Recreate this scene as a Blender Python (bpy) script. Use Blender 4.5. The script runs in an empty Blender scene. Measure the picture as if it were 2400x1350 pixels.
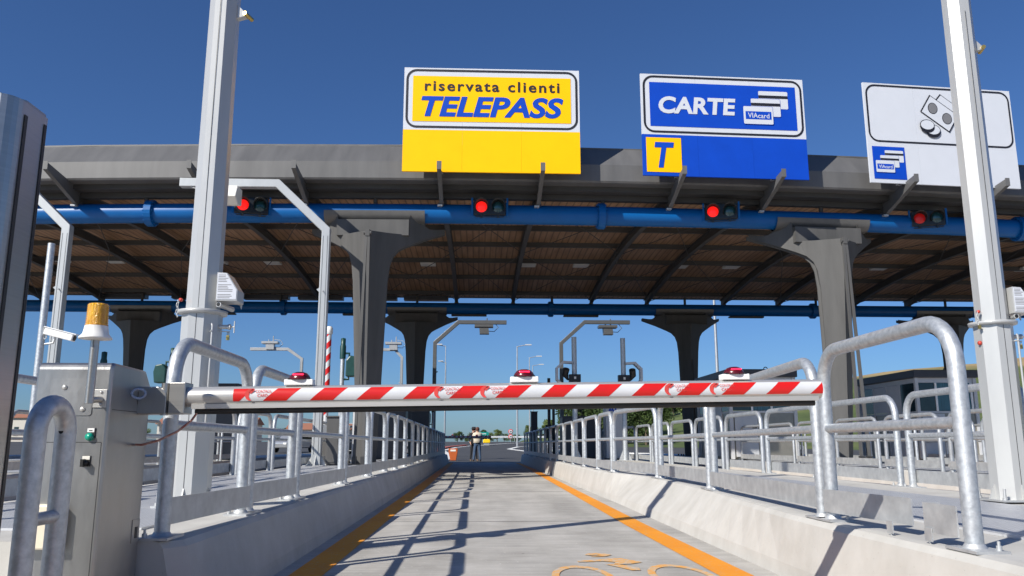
import bpy, bmesh, math, random
from mathutils import Vector, Matrix
random.seed(7)
sc = bpy.context.scene
col = sc.collection

# ------------------------------------------------------------------ camera, sky, sun, exposure
cam = bpy.data.objects.new('camera', bpy.data.cameras.new('camera')); col.objects.link(cam)
cam.data.sensor_width = 36; cam.data.lens = 28.5; cam.data.clip_start = .05; cam.data.clip_end = 6000
cam.location = (0, 0, .85)
cam.rotation_euler = (math.radians(90) + math.atan(368 / 1900), 0, -math.radians(2.4))
sc.camera = cam
SUN_AZ, SUN_EL = math.radians(47), math.radians(35.5)     # the sun stands behind the camera, to the left
w = bpy.data.worlds.new('World'); sc.world = w; w.use_nodes = True
nt = w.node_tree; nt.nodes.clear()
sky = nt.nodes.new('ShaderNodeTexSky'); sky.sky_type = 'NISHITA'; sky.sun_disc = False
sky.sun_elevation = SUN_EL; sky.sun_rotation = math.pi + SUN_AZ
sky.altitude = 300; sky.air_density = 1.0; sky.dust_density = .7; sky.ozone_density = 3.0
hs = nt.nodes.new('ShaderNodeMix'); hs.data_type = 'RGBA'; hs.blend_type = 'MULTIPLY'; hs.inputs[0].default_value = 1; hs.inputs[7].default_value = (.72, 1.06, 1.56, 1)      # deep, polarised blue
bg = nt.nodes.new('ShaderNodeBackground'); bg.inputs[1].default_value = .052
ow = nt.nodes.new('ShaderNodeOutputWorld')
nt.links.new(sky.outputs[0], hs.inputs[6]); nt.links.new(hs.outputs[2], bg.inputs[0]); nt.links.new(bg.outputs[0], ow.inputs[0])
sun = bpy.data.objects.new('sun', bpy.data.lights.new('sun', 'SUN')); col.objects.link(sun)
sun.data.energy = 5.0; sun.data.angle = math.radians(.53); sun.data.color = (1, .95, .86)
sd = Vector((math.sin(SUN_AZ) * math.cos(SUN_EL), math.cos(SUN_AZ) * math.cos(SUN_EL), -math.sin(SUN_EL)))
sun.rotation_euler = sd.to_track_quat('-Z', 'Y').to_euler(); sun.location = (-10, -10, 12)
vs = sc.view_settings; vs.view_transform = 'Standard'; vs.look = 'None'; vs.exposure = .30; vs.gamma = 1
sc.cycles.max_bounces = 8

# ------------------------------------------------------------------ materials
M = {}
def mat(name, c, rough=.5, metal=0., var=.08, nscale=6., bump=0., bscale=40., stretch=(1, 1, 1), c2=None, spec=.5, emit=None, estr=0., coat=0., alpha=None, trans=0., detail=5, rvar=0., thr=None):
    m = bpy.data.materials.new(name); m.use_nodes = True; n = m.node_tree; N = n.nodes; L = n.links
    b = N['Principled BSDF']
    b.inputs['Roughness'].default_value = rough; b.inputs['Metallic'].default_value = metal
    b.inputs['Specular IOR Level'].default_value = spec
    b.inputs['Coat Weight'].default_value = coat; b.inputs['Transmission Weight'].default_value = trans
    tc = N.new('ShaderNodeTexCoord'); mp = N.new('ShaderNodeMapping'); mp.inputs['Scale'].default_value = stretch
    oi = N.new('ShaderNodeObjectInfo'); ml = N.new('ShaderNodeMath'); ml.operation = 'MULTIPLY'; ml.inputs[1].default_value = 37; L.new(oi.outputs['Random'], ml.inputs[0]); L.new(ml.outputs[0], mp.inputs['Location'])
    L.new(tc.outputs['Object'], mp.inputs[0])
    nz = N.new('ShaderNodeTexNoise'); nz.inputs['Scale'].default_value = nscale; nz.inputs['Detail'].default_value = detail; nz.inputs['Roughness'].default_value = .62
    L.new(mp.outputs[0], nz.inputs['Vector'])
    rp = N.new('ShaderNodeValToRGB')
    lo, hi = (thr or (.3, .7)); rp.color_ramp.elements[0].position = lo; rp.color_ramp.elements[1].position = hi
    if c2 is None:
        a = tuple(max(0, x * (1 - var)) for x in c); z = tuple(min(1, x * (1 + var)) for x in c)
    else: a, z = c, c2
    rp.color_ramp.elements[0].color = (*a, 1); rp.color_ramp.elements[1].color = (*z, 1)
    L.new(nz.outputs['Fac'], rp.inputs[0]); L.new(rp.outputs[0], b.inputs['Base Color'])
    if rvar:
        mr = N.new('ShaderNodeMapRange'); mr.inputs['To Min'].default_value = rough - rvar; mr.inputs['To Max'].default_value = rough + rvar
        L.new(nz.outputs['Fac'], mr.inputs['Value']); L.new(mr.outputs[0], b.inputs['Roughness'])
    if bump:
        nb = N.new('ShaderNodeTexNoise'); nb.inputs['Scale'].default_value = bscale; nb.inputs['Detail'].default_value = 4
        L.new(mp.outputs[0], nb.inputs['Vector'])
        bp = N.new('ShaderNodeBump'); bp.inputs['Strength'].default_value = bump; bp.inputs['Distance'].default_value = .02
        L.new(nb.outputs['Fac'], bp.inputs['Height']); L.new(bp.outputs[0], b.inputs['Normal'])
    if emit:
        b.inputs['Emission Color'].default_value = (*emit, 1); b.inputs['Emission Strength'].default_value = estr
    M[name] = m; return m

mat('galv', (.40, .425, .45), .48, .65, nscale=34, bump=.07, bscale=130, c2=(.62, .645, .665), rvar=.1)
mat('galv_far', (.46, .48, .50), .45, .6, var=.15, nscale=12)
mat('galv_sheet', (.42, .43, .44), .5, .55, nscale=9, c2=(.60, .61, .61), bump=.05, rvar=.1)
mat('stainless', (.46, .45, .43), .34, .95, var=.06, nscale=3, bump=.06, bscale=30, stretch=(1, 1, 40), rvar=.05)
mat('stainless_panel', (.375, .372, .368), .36, .92, var=.10, nscale=5, bump=.05, bscale=30, stretch=(1.2, 1.2, .5), rvar=.08)
mat('mast_paint', (.47, .475, .47), .33, .25, var=.05, nscale=5, stretch=(1, 1, .25), rvar=.05)
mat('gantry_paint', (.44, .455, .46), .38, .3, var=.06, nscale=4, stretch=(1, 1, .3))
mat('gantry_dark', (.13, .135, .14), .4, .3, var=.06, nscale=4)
mat('white_paint', (.78, .78, .77), .4, 0, var=.03)
mat('offwhite', (.74, .72, .66), .5, 0, var=.05)
mat('cream', (.78, .70, .55), .45, 0, var=.05)
mat('black', (.015, .015, .016), .45, 0, var=.2)
mat('rubber', (.022, .021, .02), .6, 0, var=.25, nscale=20)
mat('dark_steel', (.05, .05, .052), .5, .3, var=.15)
mat('canopy_grey', (.128, .127, .127), .5, .15, var=.15, nscale=1.6, rvar=.08, stretch=(1.4, .3, .22), spec=.35)
mat('beam_grey', (.06, .058, .055), .6, 0, var=.12, nscale=2)
mat('column_grey', (.092, .091, .09), .55, 0, var=.16, nscale=2.2, stretch=(1.5, 1.5, .18), rvar=.08, spec=.25)
mat('tube_blue', (.001, .10, .33), .38, 0, var=.08, nscale=1.2, spec=.3)
mat('sign_white', (.56, .585, .64), .6, 0, var=.02, nscale=2, spec=.2)
mat('sign_yellow', (.95, .50, .0), .6, 0, var=.025, nscale=2, spec=.15)
mat('sign_blue', (.002, .055, .44), .6, 0, var=.06, nscale=2, spec=.2)
mat('sign_black', (.012, .012, .018), .5, 0, var=.1)
mat('sign_grey', (.17, .17, .18), .5, 0, var=.05)
mat('red_film', (.56, .010, .008), .32, 0, var=.06, nscale=9)
mat('white_film', (.58, .59, .61), .34, 0, var=.04, nscale=9)
mat('pink_print', (.62, .06, .05), .4, 0, var=.1)
mat('alu', (.60, .59, .57), .34, .6, var=.06, nscale=5, stretch=(.2, 8, 8), rvar=.05)
mat('red_lens', (.09, .003, .006), .25, 0, var=.1, coat=.15)
mat('red_led', (.9, .02, .05), .3, 0, emit=(1, .02, .08), estr=1.6)
mat('red_lamp_on', (.8, .01, .01), .3, 0, var=.2, nscale=30, emit=(1, .015, .01), estr=.75)
mat('red_lamp_dim', (.45, .01, .01), .3, 0, var=.2, nscale=30, emit=(1, .015, .01), estr=.08)
mat('green_lens', (.012, .06, .07), .15, 0, var=.3, nscale=15, coat=.5)
mat('signal_black', (.012, .014, .015), .4, 0, var=.2)
mat('signal_green', (.008, .05, .045), .4, 0, var=.2)
mat('amber', (.97, .40, .0), .2, 0, var=.35, nscale=40, trans=.22, coat=.7, bump=.6, bscale=120, stretch=(1, 1, .3))
mat('green_button', (.0, .30, .20), .3, 0, coat=.4)
mat('clear_hose', (.42, .52, .72), .15, 0, trans=.5)
mat('brass', (.52, .38, .12), .35, .9)
mat('red_plastic', (.5, .05, .03), .4, 0)
mat('cable_red', (.30, .07, .045), .5, 0, c2=(.55, .35, .28), nscale=30)
mat('glass_dark', (.012, .03, .042), .06, 0, var=.3, nscale=1.5, spec=.8)
mat('curtain', (.04, .13, .17), .3, 0, var=.5, nscale=6, stretch=(6, 6, .1), spec=.6)
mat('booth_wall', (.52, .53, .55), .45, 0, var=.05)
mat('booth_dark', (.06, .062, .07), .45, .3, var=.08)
mat('booth_base', (.26, .25, .225), .3, .5, var=.15, nscale=2)
mat('skin', (.48, .27, .19), .55); mat('hair', (.09, .03, .018), .7); mat('vest', (.58, .52, .42), .85, var=.12); mat('jeans', (.045, .085, .16), .85, var=.25, nscale=9)
mat('dark_cloth', (.018, .018, .022), .9, var=.2); mat('shoe', (.16, .10, .06), .7); mat('shirt', (.62, .56, .48), .85)
mat('orange_plastic', (.46, .10, .02), .5, var=.1)
mat('road_white', (.70, .70, .68), .7, var=.08); mat('kerb_red', (.45, .12, .09), .7, var=.1)
mat('bark', (.10, .075, .05), .9, var=.3)
mat('leaf', (.022, .045, .010), .65, c2=(.085, .13, .028), nscale=.9); mat('leaf_light', (.05, .085, .015), .65, c2=(.13, .17, .04), nscale=.9)
mat('building', (.55, .52, .47), .8, var=.06); mat('roof_red', (.30, .13, .08), .8)
mat('car_white', (.75, .75, .76), .25, 0, coat=.7); mat('car_silver', (.45, .46, .48), .28, .6, coat=.7); mat('car_dark', (.04, .05, .07), .25, .3, coat=.8); mat('yellow_truck', (.85, .55, .01), .4)
mat('sign_green', (.0, .22, .19), .4); mat('tyre', (.02, .02, .02), .8)
mat('shell_lit', (.14, .138, .135), .4, .35, var=.08)

def nodes(name):
    m = bpy.data.materials.new(name); m.use_nodes = True; M[name] = m
    return m.node_tree.nodes, m.node_tree.links, m.node_tree.nodes['Principled BSDF']
def tex(N, L, kind, scale, vec, **k):
    t = N.new(kind); t.inputs['Scale'].default_value = scale
    for a, v in k.items(): t.inputs[a].default_value = v
    L.new(vec, t.inputs['Vector']); return t
def ramp(N, L, fac, pts):
    r = N.new('ShaderNodeValToRGB'); e = r.color_ramp.elements
    e[0].position, e[0].color = pts[0][0], (*pts[0][1], 1); e[1].position, e[1].color = pts[-1][0], (*pts[-1][1], 1)
    for p, c in pts[1:-1]:
        q = e.new(p); q.color = (*c, 1)
    L.new(fac, r.inputs[0]); return r
def mixc(N, L, fac, a, b, mode='MIX'):
    x = N.new('ShaderNodeMix'); x.data_type = 'RGBA'; x.blend_type = mode
    if isinstance(fac, float): x.inputs[0].default_value = fac
    else: L.new(fac, x.inputs[0])
    for s, v in ((6, a), (7, b)):
        if isinstance(v, tuple): x.inputs[s].default_value = (*v, 1)
        else: L.new(v, x.inputs[s])
    return x.outputs[2]
def mapping(N, L, sc_):
    tc = N.new('ShaderNodeTexCoord'); mp = N.new('ShaderNodeMapping'); mp.inputs['Scale'].default_value = sc_
    L.new(tc.outputs['Object'], mp.inputs[0]); return mp.outputs[0]

# lane concrete: brushed across the lane, stained, with worn tracks and cement dust
N, L, b = nodes('lane_concrete'); v1 = mapping(N, L, (1, 1, 1)); v2 = mapping(N, L, (.5, 22, 1)); v3 = mapping(N, L, (1.6, .25, 1))
a = tex(N, L, 'ShaderNodeTexNoise', 1.3, v1, Detail=8, Roughness=.7); g = tex(N, L, 'ShaderNodeTexNoise', 3.5, v2, Detail=4); t = tex(N, L, 'ShaderNodeTexNoise', 1.2, v3, Detail=4)
c0 = ramp(N, L, a.outputs['Fac'], [(.3, (.39, .370, .338)), (.55, (.51, .488, .452)), (.75, (.59, .57, .532))])
c1 = ramp(N, L, g.outputs['Fac'], [(.35, (.72, .72, .72)), (.65, (1.06, 1.06, 1.06))])
c2 = ramp(N, L, t.outputs['Fac'], [(.35, (.80, .80, .80)), (.6, (1, 1, 1))])
cc = mixc(N, L, 1., c0.outputs[0], c1.outputs[0], 'MULTIPLY'); cc = mixc(N, L, 1., cc, c2.outputs[0], 'MULTIPLY')
sp = tex(N, L, 'ShaderNodeTexNoise', 38., v1, Detail=3); spr = ramp(N, L, sp.outputs['Fac'], [(.66, (0, 0, 0)), (.74, (1, 1, 1))])
cc = mixc(N, L, spr.outputs[0], cc, (.66, .64, .61))
dk = tex(N, L, 'ShaderNodeTexVoronoi', 2.3, v1); dkr = ramp(N, L, dk.outputs['Distance'], [(.015, (1, 1, 1)), (.04, (0, 0, 0))])
cc = mixc(N, L, dkr.outputs[0], cc, (.16, .15, .14))
L.new(cc, b.inputs['Base Color']); b.inputs['Roughness'].default_value = .85
bp = N.new('ShaderNodeBump'); bp.inputs['Strength'].default_value = .35; bp.inputs['Distance'].default_value = .01; L.new(g.outputs['Fac'], bp.inputs['Height']); L.new(bp.outputs[0], b.inputs['Normal'])
# kerb concrete: smooth cast, small air holes, faint streaks
N, L, b = nodes('kerb_concrete'); v1 = mapping(N, L, (1, 1, 1)); v2 = mapping(N, L, (1.2, 1.2, .6))
a = tex(N, L, 'ShaderNodeTexNoise', 2.2, v1, Detail=7, Roughness=.65); s_ = tex(N, L, 'ShaderNodeTexNoise', 3., v2, Detail=4); h = tex(N, L, 'ShaderNodeTexVoronoi', 26., v1)
c0 = ramp(N, L, a.outputs['Fac'], [(.3, (.425, .412, .384)), (.7, (.525, .513, .486))]); c1 = ramp(N, L, s_.outputs['Fac'], [(.3, (.93, .925, .915)), (.6, (1, 1, 1))])
cc = mixc(N, L, 1., c0.outputs[0], c1.outputs[0], 'MULTIPLY'); hr = ramp(N, L, h.outputs['Distance'], [(.05, (1, 1, 1)), (.09, (0, 0, 0))])
cc = mixc(N, L, hr.outputs[0], cc, (.34, .32, .29)); L.new(cc, b.inputs['Base Color']); b.inputs['Roughness'].default_value = .8
bp = N.new('ShaderNodeBump'); bp.inputs['Strength'].default_value = .25; bp.inputs['Distance'].default_value = .02; L.new(a.outputs['Fac'], bp.inputs['Height']); L.new(bp.outputs[0], b.inputs['Normal'])
# steel grating
N, L, b = nodes('grating'); tc = N.new('ShaderNodeTexCoord'); bt = N.new('ShaderNodeTexBrick'); bt.offset = 0; bt.inputs['Scale'].default_value = 1
bt.inputs['Brick Width'].default_value = .034; bt.inputs['Row Height'].default_value = .034; bt.inputs['Mortar Size'].default_value = .005
bt.inputs['Color1'].default_value = (.30, .31, .33, 1); bt.inputs['Color2'].default_value = (.36, .37, .39, 1); bt.inputs['Mortar'].default_value = (.58, .59, .61, 1)
L.new(tc.outputs['Object'], bt.inputs['Vector']); L.new(bt.outputs['Color'], b.inputs['Base Color']); b.inputs['Roughness'].default_value = .5; b.inputs['Metallic'].default_value = .3
# orange road paint, worn
N, L, b = nodes('orange_paint'); v1 = mapping(N, L, (1, 1, 1)); a = tex(N, L, 'ShaderNodeTexNoise', 22., v1, Detail=6, Roughness=.7); a2 = tex(N, L, 'ShaderNodeTexNoise', 1.5, v1, Detail=3)
c0 = ramp(N, L, a2.outputs['Fac'], [(.3, (.72, .245, .003)), (.7, (.80, .30, .006))]); wr = ramp(N, L, a.outputs['Fac'], [(.56, (0, 0, 0)), (.72, (.8, .8, .8))])
L.new(mixc(N, L, wr.outputs[0], c0.outputs[0], (.48, .43, .36)), b.inputs['Base Color']); b.inputs['Roughness'].default_value = .7
N, L, b = nodes('orange_paint_worn'); v1 = mapping(N, L, (1, 1, 1)); a = tex(N, L, 'ShaderNodeTexNoise', 14., v1, Detail=7, Roughness=.75)
wr = ramp(N, L, a.outputs['Fac'], [(.34, (.80, .33, .03)), (.46, (.72, .37, .11)), (.53, (.60, .42, .24)), (.60, (.50, .47, .43))]); L.new(wr.outputs[0], b.inputs['Base Color']); b.inputs['Roughness'].default_value = .75
# asphalt
N, L, b = nodes('asphalt'); v1 = mapping(N, L, (1, 1, 1)); a = tex(N, L, 'ShaderNodeTexNoise', 60., v1, Detail=3); a2 = tex(N, L, 'ShaderNodeTexNoise', .35, v1, Detail=6)
c0 = ramp(N, L, a.outputs['Fac'], [(.3, (.036, .037, .040)), (.7, (.07, .071, .075))]); c1 = ramp(N, L, a2.outputs['Fac'], [(.3, (.8, .8, .8)), (.7, (1.2, 1.2, 1.2))])
L.new(mixc(N, L, 1., c0.outputs[0], c1.outputs[0], 'MULTIPLY'), b.inputs['Base Color']); b.inputs['Roughness'].default_value = .85
# hillside: green grass, dry golden field on the shoulder
N, L, b = nodes('hill_grass'); tc = N.new('ShaderNodeTexCoord'); v1 = mapping(N, L, (1, 1, 1)); a = tex(N, L, 'ShaderNodeTexNoise', .09, v1, Detail=8, Roughness=.7); a2 = tex(N, L, 'ShaderNodeTexNoise', .03, v1, Detail=5)
g0 = ramp(N, L, a.outputs['Fac'], [(.3, (.035, .055, .016)), (.5, (.075, .105, .028)), (.72, (.16, .17, .055))]); d0 = ramp(N, L, a.outputs['Fac'], [(.3, (.24, .17, .075)), (.7, (.40, .30, .14))])
sx = N.new('ShaderNodeSeparateXYZ'); L.new(tc.outputs['Object'], sx.inputs[0]); ad = N.new('ShaderNodeMath'); ad.operation = 'MULTIPLY_ADD'; ad.inputs[1].default_value = 12; L.new(a2.outputs['Fac'], ad.inputs[0]); L.new(sx.outputs['Z'], ad.inputs[2])
dr = ramp(N, L, ad.outputs[0], [(.0, (0, 0, 0)), (1., (1, 1, 1))]); mr = N.new('ShaderNodeMapRange'); mr.inputs['From Min'].default_value = 17.2; mr.inputs['From Max'].default_value = 18.6; L.new(ad.outputs[0], mr.inputs['Value'])
L.new(mixc(N, L, mr.outputs[0], g0.outputs[0], d0.outputs[0]), b.inputs['Base Color']); b.inputs['Roughness'].default_value = .95
mat('ground_dry', (.16, .145, .09), .95, c2=(.27, .23, .14), nscale=.05, detail=8)
# ceiling boards
N, L, b = nodes('ceiling_wood'); tc = N.new('ShaderNodeTexCoord'); sx = N.new('ShaderNodeSeparateXYZ'); L.new(tc.outputs['Object'], sx.inputs[0])
wv = N.new('ShaderNodeTexWave'); wv.wave_type = 'BANDS'; wv.bands_direction = 'X'; wv.inputs['Scale'].default_value = 1.55; wv.inputs['Distortion'].default_value = .15; L.new(tc.outputs['Object'], wv.inputs['Vector'])
a = tex(N, L, 'ShaderNodeTexNoise', 2.5, mapping(N, L, (2.5, .3, 1)), Detail=5)
c0 = ramp(N, L, a.outputs['Fac'], [(.3, (.27, .15, .075)), (.7, (.44, .265, .15))]); c1 = ramp(N, L, wv.outputs['Fac'], [(.04, (.45, .45, .45)), (.16, (1, 1, 1))])
L.new(mixc(N, L, 1., c0.outputs[0], c1.outputs[0], 'MULTIPLY'), b.inputs['Base Color']); b.inputs['Roughness'].default_value = .55

# ------------------------------------------------------------------ mesh helpers
class MB:
    def __init__(s): s.v = []; s.f = []; s.s = []
    def add(s, vv, ff, smooth=False):
        o = len(s.v); s.v += [tuple(p) for p in vv]
        for f in ff: s.f.append([i + o for i in f]); s.s.append(smooth)
        return s
    def box(s, x0, x1, y0, y1, z0, z1, R=None, c=None):
        vv = [Vector((x, y, z)) for x in (x0, x1) for y in (y0, y1) for z in (z0, z1)]
        if R is not None:
            c = Vector(c) if c is not None else Vector(((x0 + x1) / 2, (y0 + y1) / 2, (z0 + z1) / 2)); vv = [R @ (p - c) + c for p in vv]
        return s.add(vv, [(0, 1, 3, 2), (4, 6, 7, 5), (0, 4, 5, 1), (2, 3, 7, 6), (0, 2, 6, 4), (1, 5, 7, 3)])
    def prism(s, pts, ax, a, b):
        f = {'x': lambda u, v, t: (t, u, v), 'y': lambda u, v, t: (u, t, v), 'z': lambda u, v, t: (u, v, t)}[ax]
        n = len(pts); vv = [f(u, v, a) for u, v in pts] + [f(u, v, b) for u, v in pts]
        ff = [list(range(n))[::-1], list(range(n, 2 * n))] + [(i, (i + 1) % n, n + (i + 1) % n, n + i) for i in range(n)]
        return s.add(vv, ff)
    def tube(s, pts, r, seg=10, caps=True, rot=0., smooth=True):
        P = [Vector(p) for p in pts]; n = len(P); T = []
        for i in range(n):
            a = (P[i] - P[i - 1]).normalized() if i else None; b = (P[i + 1] - P[i]).normalized() if i < n - 1 else None
            T.append(((a or b) + (b or a)).normalized())
        u = T[0].orthogonal().normalized()
        ref = Vector((0, 0, 1)) if abs(T[0].z) < .9 else Vector((0, 1, 0))
        u = T[0].cross(ref).normalized(); vv = []
        for i in range(n):
            u = (u - T[i] * u.dot(T[i])).normalized(); w_ = T[i].cross(u)
            rr = r[i] if isinstance(r, (list, tuple)) else r
            k = 1.
            if 0 < i < n - 1:
                cs = (P[i] - P[i - 1]).normalized().dot((P[i + 1] - P[i]).normalized()); 
            for j in range(seg):
                t = 2 * math.pi * j / seg + rot; vv.append(P[i] + (u * math.cos(t) + w_ * math.sin(t)) * rr * k)
        ff = [(i * seg + j, i * seg + (j + 1) % seg, (i + 1) * seg + (j + 1) % seg, (i + 1) * seg + j) for i in range(n - 1) for j in range(seg)]
        s.add(vv, ff, smooth)
        if caps:
            s.add(vv[:seg], [list(range(seg))[::-1]]); s.add(vv[-seg:], [list(range(seg))])
        return s
    def cyl(s, p0, p1, r0, r1=None, seg=14, smooth=True): return s.tube([p0, p1], [r0, r0 if r1 is None else r1], seg, smooth=smooth)
    def square(s, pts, a):
        return s.tube(pts, a * math.sqrt(2) / 2, 4, rot=math.pi / 4, smooth=False)
    def lathe(s, prof, c=(0, 0, 0), seg=20, ax='z', smooth=True):
        vv = []
        for r, h in prof:
            for j in range(seg):
                t = 2 * math.pi * j / seg; p = (r * math.cos(t), r * math.sin(t), h)
                if ax == 'y': p = (p[0], p[2], p[1])
                if ax == 'x': p = (p[2], p[0], p[1])
                vv.append((p[0] + c[0], p[1] + c[1], p[2] + c[2]))
        n = len(prof)
        s.add(vv, [(i * seg + j, i * seg + (j + 1) % seg, (i + 1) * seg + (j + 1) % seg, (i + 1) * seg + j) for i in range(n - 1) for j in range(seg)], smooth)
        if prof[0][0] > 1e-4: s.add(vv[:seg], [list(range(seg))[::-1]])
        if prof[-1][0] > 1e-4: s.add(vv[-seg:], [list(range(seg))])
        return s
    def build(s, name, m, parent=None, off=(0, 0, 0), bevel=0., kind=None):
        me = bpy.data.meshes.new(name)
        o_ = Vector(off); me.from_pydata([Vector(p) - o_ for p in s.v], [], s.f)
        me.polygons.foreach_set('use_smooth', s.s)
        bm = bmesh.new(); bm.from_mesh(me); bmesh.ops.recalc_face_normals(bm, faces=bm.faces)
        if bevel:
            bmesh.ops.remove_doubles(bm, verts=bm.verts, dist=1e-5)
            bmesh.ops.bevel(bm, geom=[e for e in bm.edges if e.is_manifold and e.calc_face_angle(0) > .6], offset=bevel, segments=2, affect='EDGES', profile=.5)
        bm.to_mesh(me); bm.free()
        me.materials.append(M[m] if isinstance(m, str) else m)
        o = bpy.data.objects.new(name, me); col.objects.link(o)
        if parent: o.parent = parent
        if kind: o['kind'] = kind
        return o
def thing(name, label, cat, loc=(0, 0, 0), rz=0., group=None):
    o = bpy.data.objects.new(name, None); col.objects.link(o); o.empty_display_size = .1
    o.location = loc; o.rotation_euler = (0, 0, rz); o['label'] = label; o['category'] = cat
    if group: o['group'] = group
    return o
def tag(o, label, cat, group=None):
    o['label'] = label; o['category'] = cat
    if group: o['group'] = group
    return o
def struct(o): o['kind'] = 'structure'; return o
def dup(root, loc, rz=0., label=None, skip=()):
    r = root.copy(); col.objects.link(r); r.location = loc; r.rotation_euler = (0, 0, rz)
    if label: r['label'] = label
    for ch in list(root.children):
        if ch.name.split('.')[0] in skip: continue
        c = ch.copy(); col.objects.link(c); c.parent = r
        for g in list(ch.children):
            d = g.copy(); col.objects.link(d); d.parent = c
    return r
ORD = ['first', 'second', 'third', 'fourth', 'fifth', 'sixth', 'seventh', 'eighth', 'ninth', 'tenth', 'eleventh', 'twelfth', 'thirteenth', 'fourteenth', 'fifteenth', 'sixteenth', 'seventeenth', 'eighteenth', 'nineteenth', 'twentieth', 'twenty-first', 'twenty-second']
def text_mesh(body, width, height, shear=0., bold=.0, spacing=1., z0=0., x0=0., y=0., depth=.002):
    """text as geometry, scaled so that its ink is width x height with its left/bottom at x0, z0, facing -Y"""
    cu = bpy.data.curves.new('t', 'FONT'); cu.body = body; cu.shear = shear; cu.offset = bold; cu.space_character = spacing; cu.resolution_u = 4; y = y * 2.2 if abs(y) < .015 else y
    o = bpy.data.objects.new('t', cu); col.objects.link(o); bpy.context.view_layer.update()
    me = bpy.data.meshes.new_from_object(o.evaluated_get(bpy.context.evaluated_depsgraph_get()))
    bpy.data.objects.remove(o)
    xs = [v.co.x for v in me.vertices]; ys = [v.co.y for v in me.vertices]
    kx = width / (max(xs) - min(xs)); ky = height / (max(ys) - min(ys)); mx, my = min(xs), min(ys)
    mb = MB(); mb.add([(x0 + (v.co.x - mx) * kx, y, z0 + (v.co.y - my) * ky) for v in me.vertices], [list(p.vertices) for p in me.polygons])
    bpy.data.meshes.remove(me); return mb
def round_rect(x0, x1, z0, z1, r, n=6):
    P = []
    for cx, cz, a0 in ((x1 - r, z1 - r, 0), (x0 + r, z1 - r, 90), (x0 + r, z0 + r, 180), (x1 - r, z0 + r, 270)):
        for i in range(n + 1):
            a = math.radians(a0 + 90 * i / n); P.append((cx + r * math.cos(a), cz + r * math.sin(a)))
    return P
def ring_rr(mb, x0, x1, z0, z1, r, wd, y):
    y = y * 2.2; A = round_rect(x0, x1, z0, z1, r); B = round_rect(x0 + wd, x1 - wd, z0 + wd, z1 - wd, r - wd); n = len(A)
    mb.add([(u, y, v) for u, v in A] + [(u, y, v) for u, v in B], [(i, (i + 1) % n, n + (i + 1) % n, n + i) for i in range(n)]); return mb
def flat(mb, pts, y): 
    y = y * 2.2
    return mb.add([(u, y, v) for u, v in pts], [list(range(len(pts)))])
def ell(cx, cz, rx, rz, n=24): return [(cx + rx * math.cos(2 * math.pi * i / n), cz + rz * math.sin(2 * math.pi * i / n)) for i in range(n)]
def lerp(P, y):
    if y <= P[0][0]: return P[0][1]
    for (a, u), (b, v) in zip(P, P[1:]):
        if y <= b: return u + (v - u) * (y - a) / (b - a)
    return P[-1][1]

# ------------------------------------------------------------------ ground, roads
def sheet(name, pts, z, m, parent=None):
    mb = MB(); mb.add([(x, y, z) for x, y in pts], [list(range(len(pts)))]); return mb.build(name, m, parent)
struct(sheet('ground', [(-2500, -300), (2500, -300), (2500, 3500), (-2500, 3500)], -.03, 'ground_dry'))
concrete = struct(sheet('concrete_road', [(-45, -25), (45, -25), (45, 41.2), (-45, 41.2)], 0, 'lane_concrete'))
def rz(y): return max(0., min(1.36, (y - 50) * .017))      # the exit road climbs gently
mb = MB(); st = [(41, -60, 60), (50, -60, 55), (60, -66, 48), (75, -75, 34), (90, -80, 20), (110, -80, 16), (130, -80, 12), (150, -80, 10), (210, -90, 9)]
mb.add([(x, y, rz(y) - .008) for y, a_, b_ in st for x in (a_, b_)], [(2 * i, 2 * i + 1, 2 * i + 3, 2 * i + 2) for i in range(len(st) - 1)]); asphalt = struct(mb.build('asphalt_road', 'asphalt'))
mb = MB(); st = [(49, -400, -59), (60, -400, -65), (75, -400, -74), (90, -400, -79), (130, -400, -79.5), (210, -400, -89)]
mb.add([(x, y, rz(y) - .02) for y, a_, b_ in st for x in (a_, b_)] , [(2 * i, 2 * i + 1, 2 * i + 3, 2 * i + 2) for i in range(len(st) - 1)]); struct(mb.build('verge', 'ground_dry'))
def strip(name, pts, wd, z, m, parent):
    """a painted strip along a polyline; pts give its outer edge, wd reaches to the other side"""
    vv = []
    for i, (x, y) in enumerate(pts):
        vv += [(x, y, z), (x + wd, y, z)]
    mb = MB(); mb.add(vv, [(2 * i, 2 * i + 1, 2 * i + 3, 2 * i + 2) for i in range(len(pts) - 1)]); return mb.build(name, m, parent)
strip('lane_line', [(-1.24, -6), (-1.24, 10), (-1.26, 18), (-1.36, 40)], .225, .004, 'orange_paint', concrete)
strip('lane_line', [(1.83, -6), (1.83, 9), (1.93, 18), (2.06, 30), (2.06, 40)], -.225, .004, 'orange_paint', concrete)
for k in (-2, -1, 1, 2):
    cx = .28 + 5.78 * k + (.3 if k == 1 else 0)
    for s in (-1, 1): strip('lane_line', [(cx + s * 1.28, -6), (cx + s * 1.28, 40)], -s * .2, .004, 'orange_paint', concrete)
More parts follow.
